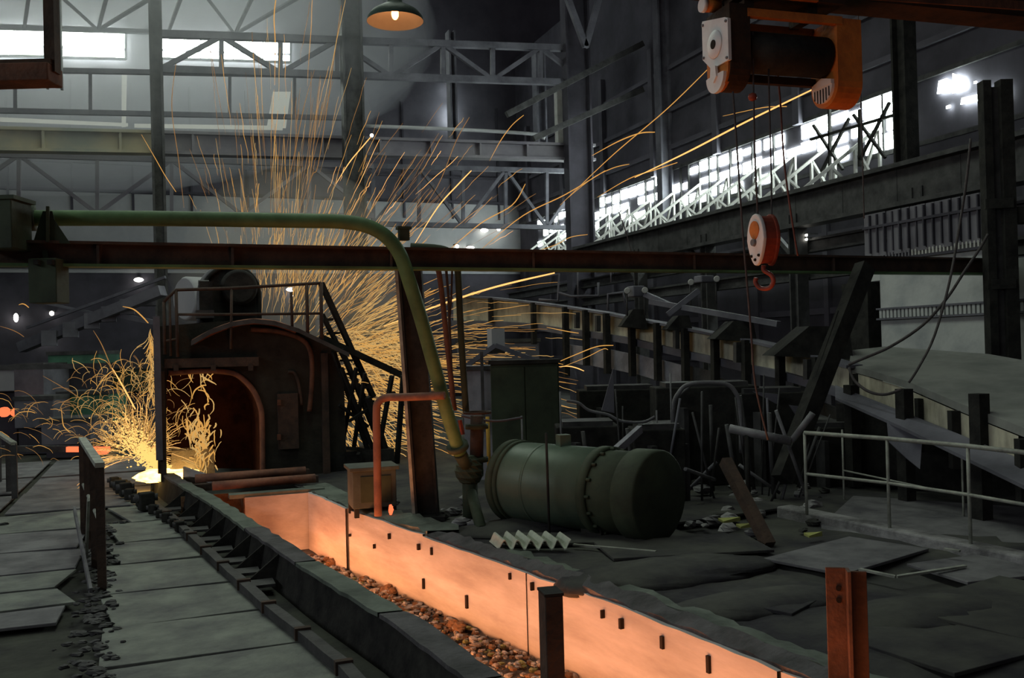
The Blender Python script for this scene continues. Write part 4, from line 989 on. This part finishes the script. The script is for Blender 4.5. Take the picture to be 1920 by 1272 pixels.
# ropes
def rope(pts, r, label, mt='rope', name='wire_rope', cat='rope', group=None):
    return tag(MB().tube(smooth_path([at(*p) for p in pts], 5), r, 6).build(name, mt), label, cat, group)
rope([(1411, 60, 6.95), (1414, 230, 6.95), (1417, 330, 6.95), (1421, 405, 6.97)], .0075, 'wire rope between hoist drum and hook block', group='hoist falls')
rope([(1441, 130, 7.05), (1444, 250, 7.05), (1446, 330, 7.05), (1447, 410, 7.03)], .0065, 'wire rope between hoist drum and hook block', group='hoist falls')
rope([(1374, 172, 6.9), (1382, 280, 6.9), (1390, 400, 6.9), (1398, 500, 6.9), (1408, 620, 6.9), (1416, 720, 6.9), (1440, 825, 6.9)], .008, 'long pendant cable hanging from the hoist gear case past the hook')
rope([(1456, 120, 7.3), (1463, 190, 7.4), (1470, 300, 7.4), (1483, 400, 7.4), (1496, 480, 7.4)], .0075, 'dark red cable slanting down behind the hook block', 'rope_red')
rope([(1606, -60, 11), (1614, 190, 11), (1618, 330, 11), (1620, 410, 11)], .008, 'thin cable hanging beside the grey corrugated panel')
rope([(1820, 260, 12.2), (1812, 340, 12.2), (1798, 430, 12.2), (1780, 530, 12.0), (1752, 630, 11.8), (1722, 690, 11.6), (1704, 718, 11.6)], .017, 'black cable hanging down onto the sloping hood')
rope([(1852, 440, 12.6), (1838, 465, 12.5), (1808, 510, 12.4), (1775, 560, 12.2), (1730, 610, 12.1), (1670, 650, 12.1), (1620, 672, 12.2), (1592, 684, 12.4)], .019, 'black cable sagging across the white wall')
rope([(1592, 690, 12.3), (1603, 715, 12.2), (1630, 735, 12.0), (1660, 740, 11.9), (1690, 731, 11.9)], .019, 'black cable looping under the front of the sloping hood')
rope([(1155, 385, 16), (1172, 430, 16), (1185, 480, 16)], .01, 'short thin cable by the end of the clerestory')
tag(MB().lathe([(-.03, .01), (-.02, .028), (.0, .034), (.02, .028), (.03, .01)], at(1411, 182, 6.95), (0, 0, 1), 14).build('limit_weight', 'hook_red'), 'small dark red weight on the hoist rope', 'weight')
# crane end carriage at the upper corner
ec = at(30, 78, 9.0)
t = thing('end_carriage', ec, 'rust-brown crane end carriage hanging by the clerestory windows', 'carriage')
MB().box(at(26, 143, 9.0), .80, .3, .17, -YAW).build('lower_beam', 'rust', t, bevel=.01)
MB().box(at(97, 55, 9.0), .10, .12, .85, -YAW).build('side_plate', 'hoist_dark', t)
MB().box(at(30, 122, 9.0), .76, .2, .05, -YAW).build('bearer', 'hoist_dark', t)
# ================================================================== RISING GALLERY
random.seed(9)
GL = [(850, 557, 606, 25.2), (920, 561, 607, 24.2), (1000, 570, 612, 23.0), (1060, 578, 622, 22.0), (1098, 584, 626, 21.4), (1137, 590, 632, 20.8), (1184, 600, 640, 20.2), (1232, 608, 652, 19.5), (1284, 618, 664, 18.7), (1340, 630, 676, 17.9), (1398, 640, 690, 17.0), (1462, 655, 702, 16.2), (1530, 672, 722, 15.3), (1592, 690, 742, 14.5)]
ga = thing('conveyor_gallery', at(1230, 720, 19.6), 'long rising gallery of pale panels between dark posts', 'gallery')
for i, ((x0, t0, b0, d0), (x1, t1, b1, d1)) in enumerate(zip(GL, GL[1:])):
    mt = 'gallery_panel'
    A_, B_, C_, D_ = at(x0, t0, d0), at(x1, t1, d1), at(x1, b1, d1), at(x0, b0, d0); nn = V((.04, .06, 0))
    MB().quadbox([D_ + nn, C_ + nn, C_, D_, A_ + nn, B_ + nn, B_, A_]).build('panel', mt, ga)
    MB().bar(A_ - V((.0, .12, -.02)), B_ - V((0, .12, -.02)), .30, .05).build('top_plate', 'bluegrey_steel', ga)
    MB().bar(D_ - V((0, .05, 0)), C_ - V((0, .05, 0)), .16, .14).build('bottom_beam', 'bluegrey_steel', ga)
    if i > 2:
        MB().bar(at(x0, b0 + 40, d0), at(x1, b1 + 42, d1), .04, .42 if i < 9 else .2).build('lower_board', 'gallery_panel_blue' if i < 8 else 'dark_steel', ga)
for (x, t0, b0, d0), yb in zip(GL[1:-1], (600, 640, 700, 680, 695, 700, 708, 718, 722, 795, 730, 760)):
    MB().bar(at(x, t0 - 2, d0 - .3), at(x + (yb - t0) * .02, yb + 6, d0 - .3), .13 if x > 1000 else .11, .12, (0, 1, 0)).build('post', 'black_steel', ga)
    if int(x) % 3 == 0: MB().bar(at(x - 16, t0 + 2, d0 - .25), at(x - 16, b0 - 10, d0 - .25), .10, .1, (0, 1, 0)).build('strut', 'dark_steel', ga)
for (a_, b_) in (((1220, 566, 18.6), (1460, 608, 16.4)), ((1210, 552, 18.8), (1262, 575, 18.4)), ((1252, 590, 18), (1310, 545, 18))):
    tag(MB().bar(at(*a_), at(*b_), .12, .10).build('loose_beam', 'bluegrey_steel'), {566: 'long grey beam laid across the top of the gallery', 552: 'short slanting strut at the end of the grey beam', 590: 'thin strut crossing the end of the grey beam'}[a_[1]], 'beam')
# hoods sitting on the gallery
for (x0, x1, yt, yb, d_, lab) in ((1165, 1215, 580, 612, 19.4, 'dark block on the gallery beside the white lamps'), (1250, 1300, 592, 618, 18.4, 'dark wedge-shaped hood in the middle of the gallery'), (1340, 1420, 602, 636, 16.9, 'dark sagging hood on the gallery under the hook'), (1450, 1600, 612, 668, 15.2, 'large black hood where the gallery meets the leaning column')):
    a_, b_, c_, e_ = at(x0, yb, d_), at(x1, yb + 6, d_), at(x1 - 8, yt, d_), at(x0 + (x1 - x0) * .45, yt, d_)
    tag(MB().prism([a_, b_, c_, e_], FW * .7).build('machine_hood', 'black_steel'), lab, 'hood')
# floodlights
for x, y, lab in ((1175, 546, 'small white floodlight beside a grey housing on the gallery'), (1208, 545, 'second small white floodlight beyond the grey housing'), (1294, 530, 'pale triangular lamp head above the gallery beam'), (1342, 524, 'pale square lamp head above the gallery beam')):
    p = at(x, y, 18.8); t = thing('floodlight', p, lab, 'floodlight')
    MB().lathe([(0, .03), (.03, .05), (.10, .065), (.11, .05)], p, -FW, 14).build('reflector', 'truss_pale', t)
    MB().tube([p, p - V((0, 0, .5))], .02, 6).build('stem', 'dark_steel', t)
tag(MB().box(at(1192, 547, 18.9), .26, .3, .22).build('grey_housing', 'bluegrey_steel', bevel=.02), 'grey housing between the two white floodlights', 'housing')
tag(MB().box(at(1320, 524, 18.9), .3, .3, .14).build('grey_housing', 'bluegrey_steel', bevel=.02), 'grey housing between the pale lamp heads', 'housing')
# pale thin walkway rails above the gallery
for i, (pts, lab) in enumerate(((((1010, 520), (1048, 514), (1046, 564), (1010, 562)), 'bent pale rail frame above the far gallery'), (((1045, 548), (1070, 556), (1122, 555), (1122, 530)), 'bent pale pipe above the far gallery'), (((1140, 582), (1140, 552), (1168, 548), (1172, 568)), 'small pale rail frame before the white floodlights'))):
    tag(MB().tube([at(x, y, 20.5) for x, y in pts], .03, 6).build('rail_frame', 'bluegrey_steel'), lab, 'rail')
for x, y0, y1 in ((1083, 500, 560), (1145, 500, 530)):
    tag(MB().tube([at(x, y0, 20.5), at(x + 1, y1, 20.5)], .02, 6).build('hanger_rod', 'bluegrey_steel'), 'thin rod hanging over the far gallery', 'rod', 'rods over the far gallery')
# ================================================================== SLOPING HOOD, WHITE WALL
HP = [(1596, 657, 15.6), (1660, 650, 16.0), (1853, 664, 14.2), (2000, 690, 12.8), (2010, 835, 9.5), (1920, 803, 10.2), (1800, 757, 11.6), (1700, 715, 13.0), (1640, 697, 13.8), (1592, 684, 14.6)]
sh = thing('sloping_hood', at(1700, 800, 12.6), 'broad sloping grey hood roof with pale side panels', 'hood')
top = [at(*p) for p in HP]
MB().prism([p - V((0, 0, .10)) for p in top], (0, 0, .10)).build('roof_slab', 'slab_top', sh)
for (p, q_) in zip(HP[5:9], HP[6:10]):
    A_, B_ = at(*p), at(*q_); off = FW * .12
    MB().quadbox([B_ + off - V((0, 0, .62)), A_ + off - V((0, 0, .62)), A_ + off * 1.5 - V((0, 0, .62)), B_ + off * 1.5 - V((0, 0, .62)), B_ + off - V((0, 0, .1)), A_ + off - V((0, 0, .1)), A_ + off * 1.5 - V((0, 0, .1)), B_ + off * 1.5 - V((0, 0, .1))]).build('side_panel', 'gallery_panel', sh)
for x, y, d_, w_ in ((1603, 690, 14.4, .13), (1702, 722, 12.9, .22), (1722, 735, 12.6, .07), (1790, 757, 11.65, .14), (1916, 808, 10.15, .12)):
    MB().box(at(x, y, d_) - V((0, 0, .45)), w_, .12, .72, -YAW).build('post', 'black_steel', sh)
ap = [(1566, 722, 14.2), (1700, 775, 12.7), (1800, 815, 11.4), (1960, 880, 9.9), (1960, 930, 9.4), (1690, 800, 12.2), (1566, 745, 13.8)]
MB().prism([at(*p) - V((0, 0, .04)) for p in ap], (0, 0, .04)).build('apron', 'bluegrey_steel', sh)
MB().prism([at(*p) for p in ((1664, 790, 12.5), (1730, 815, 12.0), (1725, 880, 11.9), (1700, 860, 12.1), (1668, 830, 12.4))], FW * .03).build('hanging_sheet', 'bluegrey_steel', sh)
for x, y, d_ in ((1700, 905, 12.4), (1840, 900, 11.0), (1600, 860, 13.8)):
    MB().box((at(x, y, d_).x, at(x, y, d_).y, .75), .16, .16, 1.5).build('leg', 'black_steel', sh)
bb_ = at(1760, 880, 13.2)
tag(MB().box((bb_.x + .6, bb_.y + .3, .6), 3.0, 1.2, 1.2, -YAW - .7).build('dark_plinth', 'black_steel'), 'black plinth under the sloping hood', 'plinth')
WW = 13.3
def xz(px, py, W=WW): return onX(px, py, W)
ya_, yb_ = xz(1650, 600).y, xz(2050, 600).y
ww = struct(MB().box((WW + .15, (ya_ + yb_) / 2, 2.3), .25, ya_ - yb_, 2.3).build('wall_side', 'white_wall'), 'whitewashed patchy brick wall under the long beam', 'wall')
zc = (xz(1660, 594).z + xz(1850, 572).z) / 2
for z in (zc + .10, zc - .10): MB().box((WW + .0, (ya_ + yb_) / 2, z), .1, ya_ - yb_ + .1, .035).build('corbel_course', 'bluegrey_steel', ww)
nb = 46
for i in range(nb):
    MB().box((WW + .0, lerp(ya_, yb_, (i + .5) / nb), zc), .06, (ya_ - yb_) / nb * .62, .16).build('brick', 'white_wall', ww)
# black block put in for the dark of the doorway beside it
dk = xz(1626, 560)
tag(MB().box((dk.x + .35, dk.y + .25, 1.85), .9, .75, 2.9).build('doorway_dark_block', 'black_steel'), 'tall black block put in for the dark doorway at the end of the whitewashed wall', 'cabinet')
# corrugated sheets above
cp = struct(MB().box((WW - .02, (xz(1619, 400).y + xz(1853, 400).y) / 2, xz(1740, 408).z), .05, xz(1619, 400).y - xz(1853, 400).y, .05).build('wall_cladding', 'cladding_dark'), 'grey corrugated sheeting above the whitewashed wall', 'cladding')
y0c, y1c = xz(1619, 430).y, xz(1855, 420).y; zt, zb = xz(1735, 381).z, xz(1750, 466).z
ns = 15
for i in range(ns):
    a_, b_ = lerp(y0c, y1c, i / ns), lerp(y0c, y1c, (i + .94) / ns); k = random.uniform(-.015, .015)
    MB().box((WW + .03 + k, (a_ + b_) / 2, (zt + zb) / 2), .02, abs(b_ - a_), zt - zb).build('sheet', 'cladding_grey', cp)
    MB().box((WW - .01 + k, b_, (zt + zb) / 2 + .02), .05, .03, zt - zb - .1).build('rib', 'cladding_dark', cp)
MB().box((WW + .05, (y0c + y1c) / 2, zb - .1), .12, y0c - y1c, .05).build('sill_beam', 'cladding_dark', cp)
for i in range(30):
    MB().box((WW + .04, lerp(y0c - .5, y1c, i / 30), zb - .02), .06, .035, .12).build('bracket', 'truss_pale' if i > 8 else 'cladding_grey', cp)
MB().box((WW + .12, (y0c + y1c) / 2, zb - .3), .1, y0c - y1c, .36).build('lower_sheet', 'white_wall', cp)
# column at the end of the long beam
t = thing('yard_column', xz(1878, 640, 12.7), 'black paired column at the end of the long beam', 'column')
cpos = xz(1878, 640, 12.75)
for o_ in (-.15, .15): MB().box((cpos.x + o_ * .9, cpos.y - o_ * .45, 3.6), .13 if o_ < 0 else .2, .2, 5.4, -YAW).build('leg', 'black_steel', t)
MB().box((cpos.x, cpos.y, 3.6), .12, .05, 5.2, -YAW).build('web', 'dark_steel', t)
for z in (3.0, 4.3): MB().box((cpos.x, cpos.y, z), .42, .24, .16, -YAW - .2).build('batten', 'black_steel', t)
MB().box(at(1905, 405, 15.2), .6, .3, .25, -YAW).build('bracket', 'black_steel', t)
# leaning columns and rods
for (a_, b_, w_, lab) in (((1622, 500, 13.9), (1466, 900, 12.6), .24, 'thick black column leaning against the gallery'), ((1572, 585, 13.6), (1515, 750, 13.0), .06, 'thin black rod leaning beside the thick leaning column'), ((1556, 690, 13.3), (1520, 790, 13.0), .05, 'second thin black rod leaning beside the thick column'), ((1545, 690, 13.2), (1498, 800, 12.9), .05, 'third thin black rod leaning beside the thick column')):
    tag(MB().bar(at(*a_), at(*b_), w_, w_ * .8, (0, 1, 0)).build('leaning_column' if w_ > .1 else 'leaning_rod', 'black_steel'), lab, 'column' if w_ > .1 else 'rod')
# ================================================================== CLUTTER BEHIND THE TANK
random.seed(13)
cb = at(1000, 835, 14.5)
t = thing('green_cabinet', (cb.x, cb.y, 0), 'tall dark green steel cabinet behind the tank', 'cabinet')
hz = at(1000, 682, 14.5).z
MB().box((cb.x, cb.y + .3, hz / 2), 1.06, .6, hz, -YAW).build('body', 'green_dark', t, bevel=.01)
for s_ in (-.26, .26): MB().box(V((cb.x, cb.y + .3, hz / 2)) + V((math.cos(YAW), -math.sin(YAW), 0)) * s_ - V((math.sin(YAW), math.cos(YAW), 0)) * .31, .5, .02, hz - .1, -YAW).build('door', 'green_dark', t)
MB().box((cb.x, cb.y + .3, hz + .03), 1.12, .66, .06, -YAW).build('cap', 'black_steel', t)
tag(MB().tube([at(919, 932, 13.6), at(914, 782, 13.6)], .03, 8).build('yellow_stake', 'yellow_paint'), 'yellow painted stake behind the tank', 'stake')
t = thing('grey_cabinet', at(905, 790, 15.5), 'pale grey panel cabinet beside the tall green cabinet', 'cabinet')
q = at(905, 735, 15.5); MB().box((q.x, q.y, .95), .62, .4, 1.9, -YAW).build('body', 'gallery_panel_blue', t); MB().box(at(905, 735, 15.2), .05, .05, 1.3, -YAW).build('seam', 'dark_steel', t)
MB().box(at(905, 690, 15.5), .7, .46, .06, -YAW).build('cap', 'dark_steel', t)
t = thing('gabled_shed', at(900, 700, 17), 'dark gabled roof over the pale grey cabinet', 'roof')
for a_, b_ in (((870, 690), (930, 648)), ((930, 648), (1040, 690))): MB().bar(at(*a_, 17), at(*b_, 17), 1.2, .08, (0, 0, 1)).build('slope', 'bluegrey_steel', t)
MB().box(at(930, 640, 17), .25, .25, .45).build('vent', 'wall_pale', t)
def cyl(name, a_, b_, r, mt, lab, cat='pipe', n=10): return tag(MB().tube([at(*a_), at(*b_)], r, n).build(name, mt), lab, cat)
cyl('pale_pipe', (1368, 804, 11.6), (1484, 828, 11.3), .055, 'grey_steel', 'pale thick pipe lying level behind the tank end')
q = at(1400, 811, 11.5); tag(MB().tube([(q.x, q.y, -.02), q], .03, 8).build('pipe_prop', 'black_steel'), 'black prop under the pale thick pipe', 'prop')
cyl('pale_pipe', (1484, 828, 11.3), (1524, 775, 11.2), .04, 'grey_steel', 'pale pipe slanting up from the level thick pipe')
tag(MB().tube(smooth_path([at(x, y, 13) for x, y in ((1262, 860), (1262, 770), (1272, 738), (1296, 720), (1358, 720), (1380, 738), (1388, 770), (1390, 850))], 5), .032, 8).build('hoop_rail', 'grey_steel'), 'pale pipe bent into a flat-topped hoop behind the tank', 'pipe')
tag(MB().tube([at(1296, 722, 13.2), at(1262, 752, 13.0)], .02, 6).build('hoop_brace', 'grey_steel'), 'short brace under the corner of the pipe hoop', 'brace')
tag(MB().tube(smooth_path([at(x, y, 12.6) for x, y in ((1062, 752), (1085, 756), (1105, 770), (1140, 778), (1165, 790), (1205, 792), (1228, 782))], 5), .022, 6).build('slack_cable', 'grey_steel'), 'pale slack cable hanging in waves behind the tank', 'cable')
tag(MB().tube(smooth_path([at(x, y, 12.4) for x, y in ((865, 780), (900, 787), (935, 790), (980, 783))], 5), .018, 6).build('slack_cable', 'bluegrey_steel'), 'pale slack cable before the tall green cabinet', 'cable')
for x, y0, y1, lab in ((1050, 735, 805, 'thin upright pole at the edge of the tall green cabinet'), (1231, 770, 855, 'thin upright pole behind the tank under the slack cable'), (1257, 700, 850, 'thin pale pole beside the pipe hoop'), (978, 780, 822, 'short pole standing before the tall green cabinet')):
    cyl('upright_pole', (x, y0, 12.9), (x + 5, 944, 12.9), .014, 'grey_steel', lab, 'pole', 6)
tag(MB().bar(at(1200, 805, 12.4), at(1150, 850, 11.6), .07, .1).build('timber_prop', 'gallery_panel_blue'), 'grey timber prop slanting behind the tank', 'timber')
tag(MB().bar(at(1360, 865, 10.9), at(1442, 1024, 10.0), .12, .12).build('fallen_beam', 'rust_dark'), 'dark beam leaning down onto the earth beyond the tank', 'beam')
for (a_, b_, lab) in (((1386, 872, 13), (1462, 925, 13.0), 'grey bar lying among the rubble past the tank'), ((1500, 800, 12.8), (1465, 940, 12.8), 'thin upright bar in the rubble by the kerb'), ((1455, 770, 12.0), (1512, 930, 12.2), 'thin bar crossing the end of the pale thick pipe'), ((1285, 880, 11.5), (1340, 900, 13.0), 'thin bent bar beside the tank end')):
    tag(MB().tube([at(*a_), at(*b_)], .025, 6).build('scrap_bar', 'grey_steel'), lab, 'bar')
# dark plant under the gallery
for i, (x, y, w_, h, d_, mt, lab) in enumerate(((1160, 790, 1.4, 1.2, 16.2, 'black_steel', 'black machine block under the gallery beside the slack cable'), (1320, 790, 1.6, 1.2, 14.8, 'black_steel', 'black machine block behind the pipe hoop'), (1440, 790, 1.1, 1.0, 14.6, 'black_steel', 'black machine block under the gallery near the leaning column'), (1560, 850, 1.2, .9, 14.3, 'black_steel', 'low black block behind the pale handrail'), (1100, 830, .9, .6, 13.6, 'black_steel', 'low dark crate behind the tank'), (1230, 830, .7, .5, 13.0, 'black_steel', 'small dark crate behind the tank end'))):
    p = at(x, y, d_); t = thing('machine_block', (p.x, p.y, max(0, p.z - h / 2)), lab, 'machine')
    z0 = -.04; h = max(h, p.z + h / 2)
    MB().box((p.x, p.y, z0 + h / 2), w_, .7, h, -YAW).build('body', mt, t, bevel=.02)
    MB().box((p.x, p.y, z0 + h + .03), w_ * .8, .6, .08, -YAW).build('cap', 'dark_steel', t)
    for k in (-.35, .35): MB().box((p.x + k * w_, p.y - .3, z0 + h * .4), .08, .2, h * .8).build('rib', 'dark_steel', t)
for (x0, y0, x1, y1, x2, y2, lab) in ((1128, 770, 1150, 690, 1152, 775, 'grey triangular guard plate under the gallery'), (1412, 735, 1462, 740, 1460, 760, 'grey loose sheet by the hanging cable'), (1480, 760, 1520, 765, 1500, 790, 'small grey sheet at the foot of the leaning column')):
    tag(MB().prism([at(x0, y0, 14), at(x2, y2, 14), at(x1, y1, 14)], FW * .04).build('guard_plate', 'bluegrey_steel'), lab, 'plate')
# dark boxes along the gallery's underside and a far light
for (x, y, lab) in ((882, 465, 'glowing lamp in the far bay beside the long beam'), (908, 432, 'glowing lamp seen past the sparks in the far bay'), (935, 430, 'bright lamp high in the far bay'), (857, 462, 'small lamp low in the far bay'), (1000, 425, 'bright lamp nearest the corner column in the far bay'), (1018, 468, 'low bright lamp by the corner column'), (1568, 403, 'tiny bright lamp over the side service beam'), (1576, 403, 'tiny lamp over the side service beam by the corrugated sheeting'), (1512, 441, 'tiny bright lamp between the side service beams'), (1512, 449, 'tiny bright lamp under another between the side service beams'), (1540, 410, 'tiny lamp on the side service beam'), (260, 525, 'elongated white lamp on the dark far wall'), (97, 588, 'warm lamp low on the dark far wall'), (30, 596, 'upright white lamp on the dark far wall'), (87, 636, 'small greenish white lamp above the far machines'), (545, 543, 'bright lamp seen behind the crown handrail'), (553, 555, 'second bright lamp seen behind the crown handrail')):
    p = onY(x, y, 46.7) if x < 1050 else onX(x, y, 15.5)
    s_ = .10 if x < 1050 else .035
    t = thing('bay_lamp', p, lab, 'lamp')
    MB().blob(p, s_ * (2.2 if y in (525, 465, 432, 543, 425) else 1), s_, s_ * (2 if y == 596 else 1), 10, 6, 0).build('bulb', 'lamp_glow', t)
    MB().box(p + (V((0, .2, s_)) if x < 1050 else V((.15, 0, s_))), *((s_ * 2.4, .4, .06) if x < 1050 else (.4, .04, .03))).build('bracket', 'dark_steel', t)
# tangle of bars under the gallery
random.seed(41)
for i in range(22):
    x = random.uniform(1075, 1500); y = random.uniform(760, 880); d_ = random.uniform(12.3, 14.0); a_ = random.choice((0, 90, 90, 60, 120, 20, 150)) + random.gauss(0, 10); L = random.uniform(25, 80)
    dx, dy = math.cos(math.radians(a_)) * L, math.sin(math.radians(a_)) * L
    q = at(x + dx, y - dy, d_)
    q0 = at(x, y, d_ + .1); q0.z = -.02
    tag(MB().tube([q0, q], random.choice((.012, .018, .03)), 6).build('tangled_bar', random.choice(['dark_steel', 'dark_steel', 'bluegrey_steel'])), 'thin grey bar in the tangle under the gallery', 'bar', 'tangled bars under the gallery')
# bits lying on the earth
cs = thing('corrugated_scrap', gnd(1003, 1030), 'broken piece of pale corrugated sheet lying beside the trough', 'sheet')
m = MB(); A_ = []; B_ = []
a0, a1 = gnd(934, 1030, .06), gnd(1072, 1030, .06); bk = V((-.02, .34, .05))
for i in range(41):
    u = i / 40; p = a0.lerp(a1, u); h_ = .05 * math.cos(u * 2 * math.pi * 5.5 + math.pi) + .05
    A_.append(p + V((0, random.uniform(-.01, .01), h_))); B_.append(p + bk * (1 - .5 * abs(u - .55)) + V((0, 0, h_)))
m.strip(A_, B_, smooth=True); m.strip([p - V((0, 0, .015)) for p in A_], A_, smooth=True); m.build('sheet', 'asbestos', cs)
for (x, y, s_, lab) in ((1368, 978, .12, 'yellow paper scrap on the earth near the kerb'), (1397, 989, .09, 'second yellow paper scrap beside the fallen beam'), (1525, 1006, .09, 'crumpled yellow-green packet under the kerb')):
    p = gnd(x, y, .05); m = MB()
    m.quadbox([p + V((-s_, -s_ * .5, 0)), p + V((s_, -s_ * .4, .0)), p + V((s_, s_ * .5, .01)), p + V((-s_, s_ * .5, .01)), p + V((-s_, -s_ * .5, .02)), p + V((s_, -s_ * .4, .05)), p + V((s_, s_ * .5, .03)), p + V((-s_, s_ * .5, .04))])
    tag(m.build('paper_scrap', 'yellow_paper'), lab, 'paper')
for i in range(70):
    x = random.uniform(1290, 1560); y = random.uniform(880, 1000)
    if i > 40: x = random.uniform(650, 900); y = random.uniform(930, 1000)
    p = gnd(x, y, .03); s_ = random.uniform(.03, .11)
    if p.x < xr(p.y) + .5: continue
    tag(MB().blob(p, s_ * 1.3, s_, s_ * .7, 7, 5, .25).build('rubble_stone', random.choice(['concrete', 'dirt', 'plate_worn'])), 'grey lump of rubble lying on the earth beyond the trough', 'rubble', 'lumps of rubble around the tank')
for (a_, b_, lab) in (((1075, 1022), (1230, 1035), 'thin pale rod on the earth beside the corrugated scrap'), ((1612, 1068), (1680, 1082), 'thin pale edge bar beside the angle post'), ((1680, 1082), (1810, 1062), 'pale edge bar lying at a corner beyond the angle post'), ((1770, 1030), (1800, 1034), 'short shiny strip on the concrete kerb')):
    z = .13 if a_[0] == 1770 else .06
    tag(MB().bar(gnd(*a_, z), gnd(*b_, z), .04, .02).build('edge_bar', 'rail_light'), lab, 'bar')
# low mounds of sand
for (x, y, rx, ry, h_, lab) in ((1250, 1075, 1.2, .5, .13, 'low sandy mound beyond the corrugated scrap'), (1000, 985, 1.1, .5, .10, 'low sandy mound below the tank'), (1730, 1150, .9, .45, .10, 'low dark mound beside the angle post'), (1420, 1130, 1.0, .35, .09, 'low dark mound between trough and angle post')):
    p = gnd(x, y, 0); m = MB(); m.blob((p.x, p.y, -.02), rx, ry, h_, 26, 8, .05)
    for i in range(len(m.sm)): m.sm[i] = True
    tag(m.build('sand_mound', 'dirt'), lab, 'mound')
# ================================================================== FAR MACHINES BEYOND THE SPLASH
def fbox(name, x0, y0, x1, y1, d_, dep, mt, lab, cat, caps=True):
    a_, b_ = at(x0, y1, d_), at(x1, y0, d_); c = (a_ + b_) / 2; w_ = (x1 - x0) / F * d_; h = (y1 - y0) / F * d_
    t = thing(name, (c.x, c.y, c.z - h / 2), lab, cat)
    MB().box((c.x, c.y, c.z), w_, dep, h, -YAW).build('body', mt, t, bevel=.02)
    if caps:
        MB().box((c.x, c.y, c.z + h / 2), w_ * 1.04, dep * 1.05, .1, -YAW).build('cap', 'dark_steel', t)
        zb_ = c.z - h / 2 + .06
        MB().box((c.x, c.y, (zb_ - .2) / 2), w_ * .9, dep * .8, zb_ + .2, -YAW).build('stand', 'cladding_dark', t)
    return t
fbox('pale_booth', -40, 690, 62, 732, 27, 2, 'wall_pale', 'pale booth standing beyond the walkway', 'booth')
fbox('grey_booth', 62, 684, 116, 755, 26, 2, 'bluegrey_steel', 'grey booth next to the pale booth', 'booth')
fbox('far_bench', 46, 745, 118, 800, 24, 1, 'bluegrey_steel', 'grey bench with bright legs before the booths', 'bench')
fbox('green_press', 112, 662, 205, 682, 27, 1.4, 'machine_green', 'long green machine beam behind the splash', 'machine')
fbox('green_press', 128, 735, 222, 790, 25, 1.2, 'machine_green', 'green machine body behind the splash', 'machine')
fbox('green_press', 120, 690, 300, 735, 28, 1.2, 'green_dark', 'dark green machine frame over the green body', 'machine')
fbox('far_rack', 100, 785, 190, 830, 23, 1.2, 'bluegrey_steel', 'low grey rack littered with sparks', 'rack')
for a_, b_, lab in (((-20, 690), (300, 684), 'long dark pipe crossing before the far machines'), ((-20, 842), (150, 842), 'dark rail along the far edge of the walkway')):
    tag(MB().bar(at(*a_, 22 if a_[1] < 800 else 18.5), at(*b_, 22 if a_[1] < 800 else 18.5), .1, .12).build('far_pipe', 'dark_steel'), lab, 'pipe')
t = thing('hot_bar', at(155, 843, 18.3), 'short glowing pink bar end on the far rail', 'bar')
MB().bar(at(126, 843, 18.3), at(205, 843, 18.3), .1, .1).build('bar', 'ember', t)
for x, lab in ((8, 'glowing orange ingot beside the pale booth'), (32, 'second glowing orange ingot beside the pale booth')):
    tag(MB().blob(at(x, 773, 24), .16, .14, .13, 9, 6, .12).build('hot_ingot', 'ember'), lab, 'ingot')
# sloping boom behind the splash
bm = thing('loading_boom', at(60, 640, 28), 'long pale boom rising behind the splash to the furnace', 'boom')
MB().bar(at(40, 652, 28), at(305, 545, 27), .34, .3).build('beam', 'bluegrey_steel', bm)
MB().bar(at(50, 615, 28.2), at(310, 520, 27), .08, .08).build('stay', 'bluegrey_steel', bm)
for u in (.2, .35, .5, .62, .75, .9): MB().box(at(lerp(40, 305, u), lerp(652, 545, u) + 4, 27.6), .4, .5, .45, 0).build('bracket', 'bluegrey_steel', bm)
MB().bar(at(65, 565, 28), at(180, 588, 28), .07, .07).build('arm', 'bluegrey_steel', bm)
MB().bar(at(205, 588, 27.5), at(290, 605, 27.2), .16, .14).build('arm', 'bluegrey_steel', bm)
# dull band behind the sheaf of sparks and the boxes under the end wall
for (x0, y0, x1, y1, d_, mt, lab) in ((660, 600, 760, 680, 30, 'green_dark', 'dark green machine hidden behind the golden sheaf of sparks'), (860, 640, 1010, 680, 27, 'bluegrey_steel', 'grey machine housing under the far gallery'), (560, 545, 600, 600, 30, 'dark_steel', 'dark cowl behind the crown handrail')):
    fbox('far_machine', x0, y0, x1, y1, d_, 1.5, mt, lab, 'machine')
# ================================================================== HAZE
def haze(name, c, sx, sy, sz, dens, col, lab):
    o = MB().blob(c, sx / 2, sy / 2, sz / 2, 32, 16, 0).build(name, 'dirt'); m = bpy.data.materials.new(name); m.use_nodes = True; nt = m.node_tree; nt.nodes.clear()
    out = nt.nodes.new('ShaderNodeOutputMaterial'); vs = nt.nodes.new('ShaderNodeVolumeScatter')
    vs.inputs['Color'].default_value = (*col, 1); vs.inputs['Density'].default_value = dens; vs.inputs['Anisotropy'].default_value = .3
    nt.links.new(vs.outputs[0], out.inputs['Volume']); o.data.materials.clear(); o.data.materials.append(m)
    return tag(o, lab, 'haze', kind='stuff')
haze('smoke_haze', (-4.5, 36, 14.5), 30, 20.5, 13, .05, (.88, .9, 1), 'thin bluish smoke haze under the bright end windows')
hc = at(560, 590, 20.8)
haze('spark_smoke', (hc.x, hc.y, hc.z + .2), 5.6, 3.4, 6.4, .10, (1, .95, .85), 'lit smoke hanging among the golden sparks')
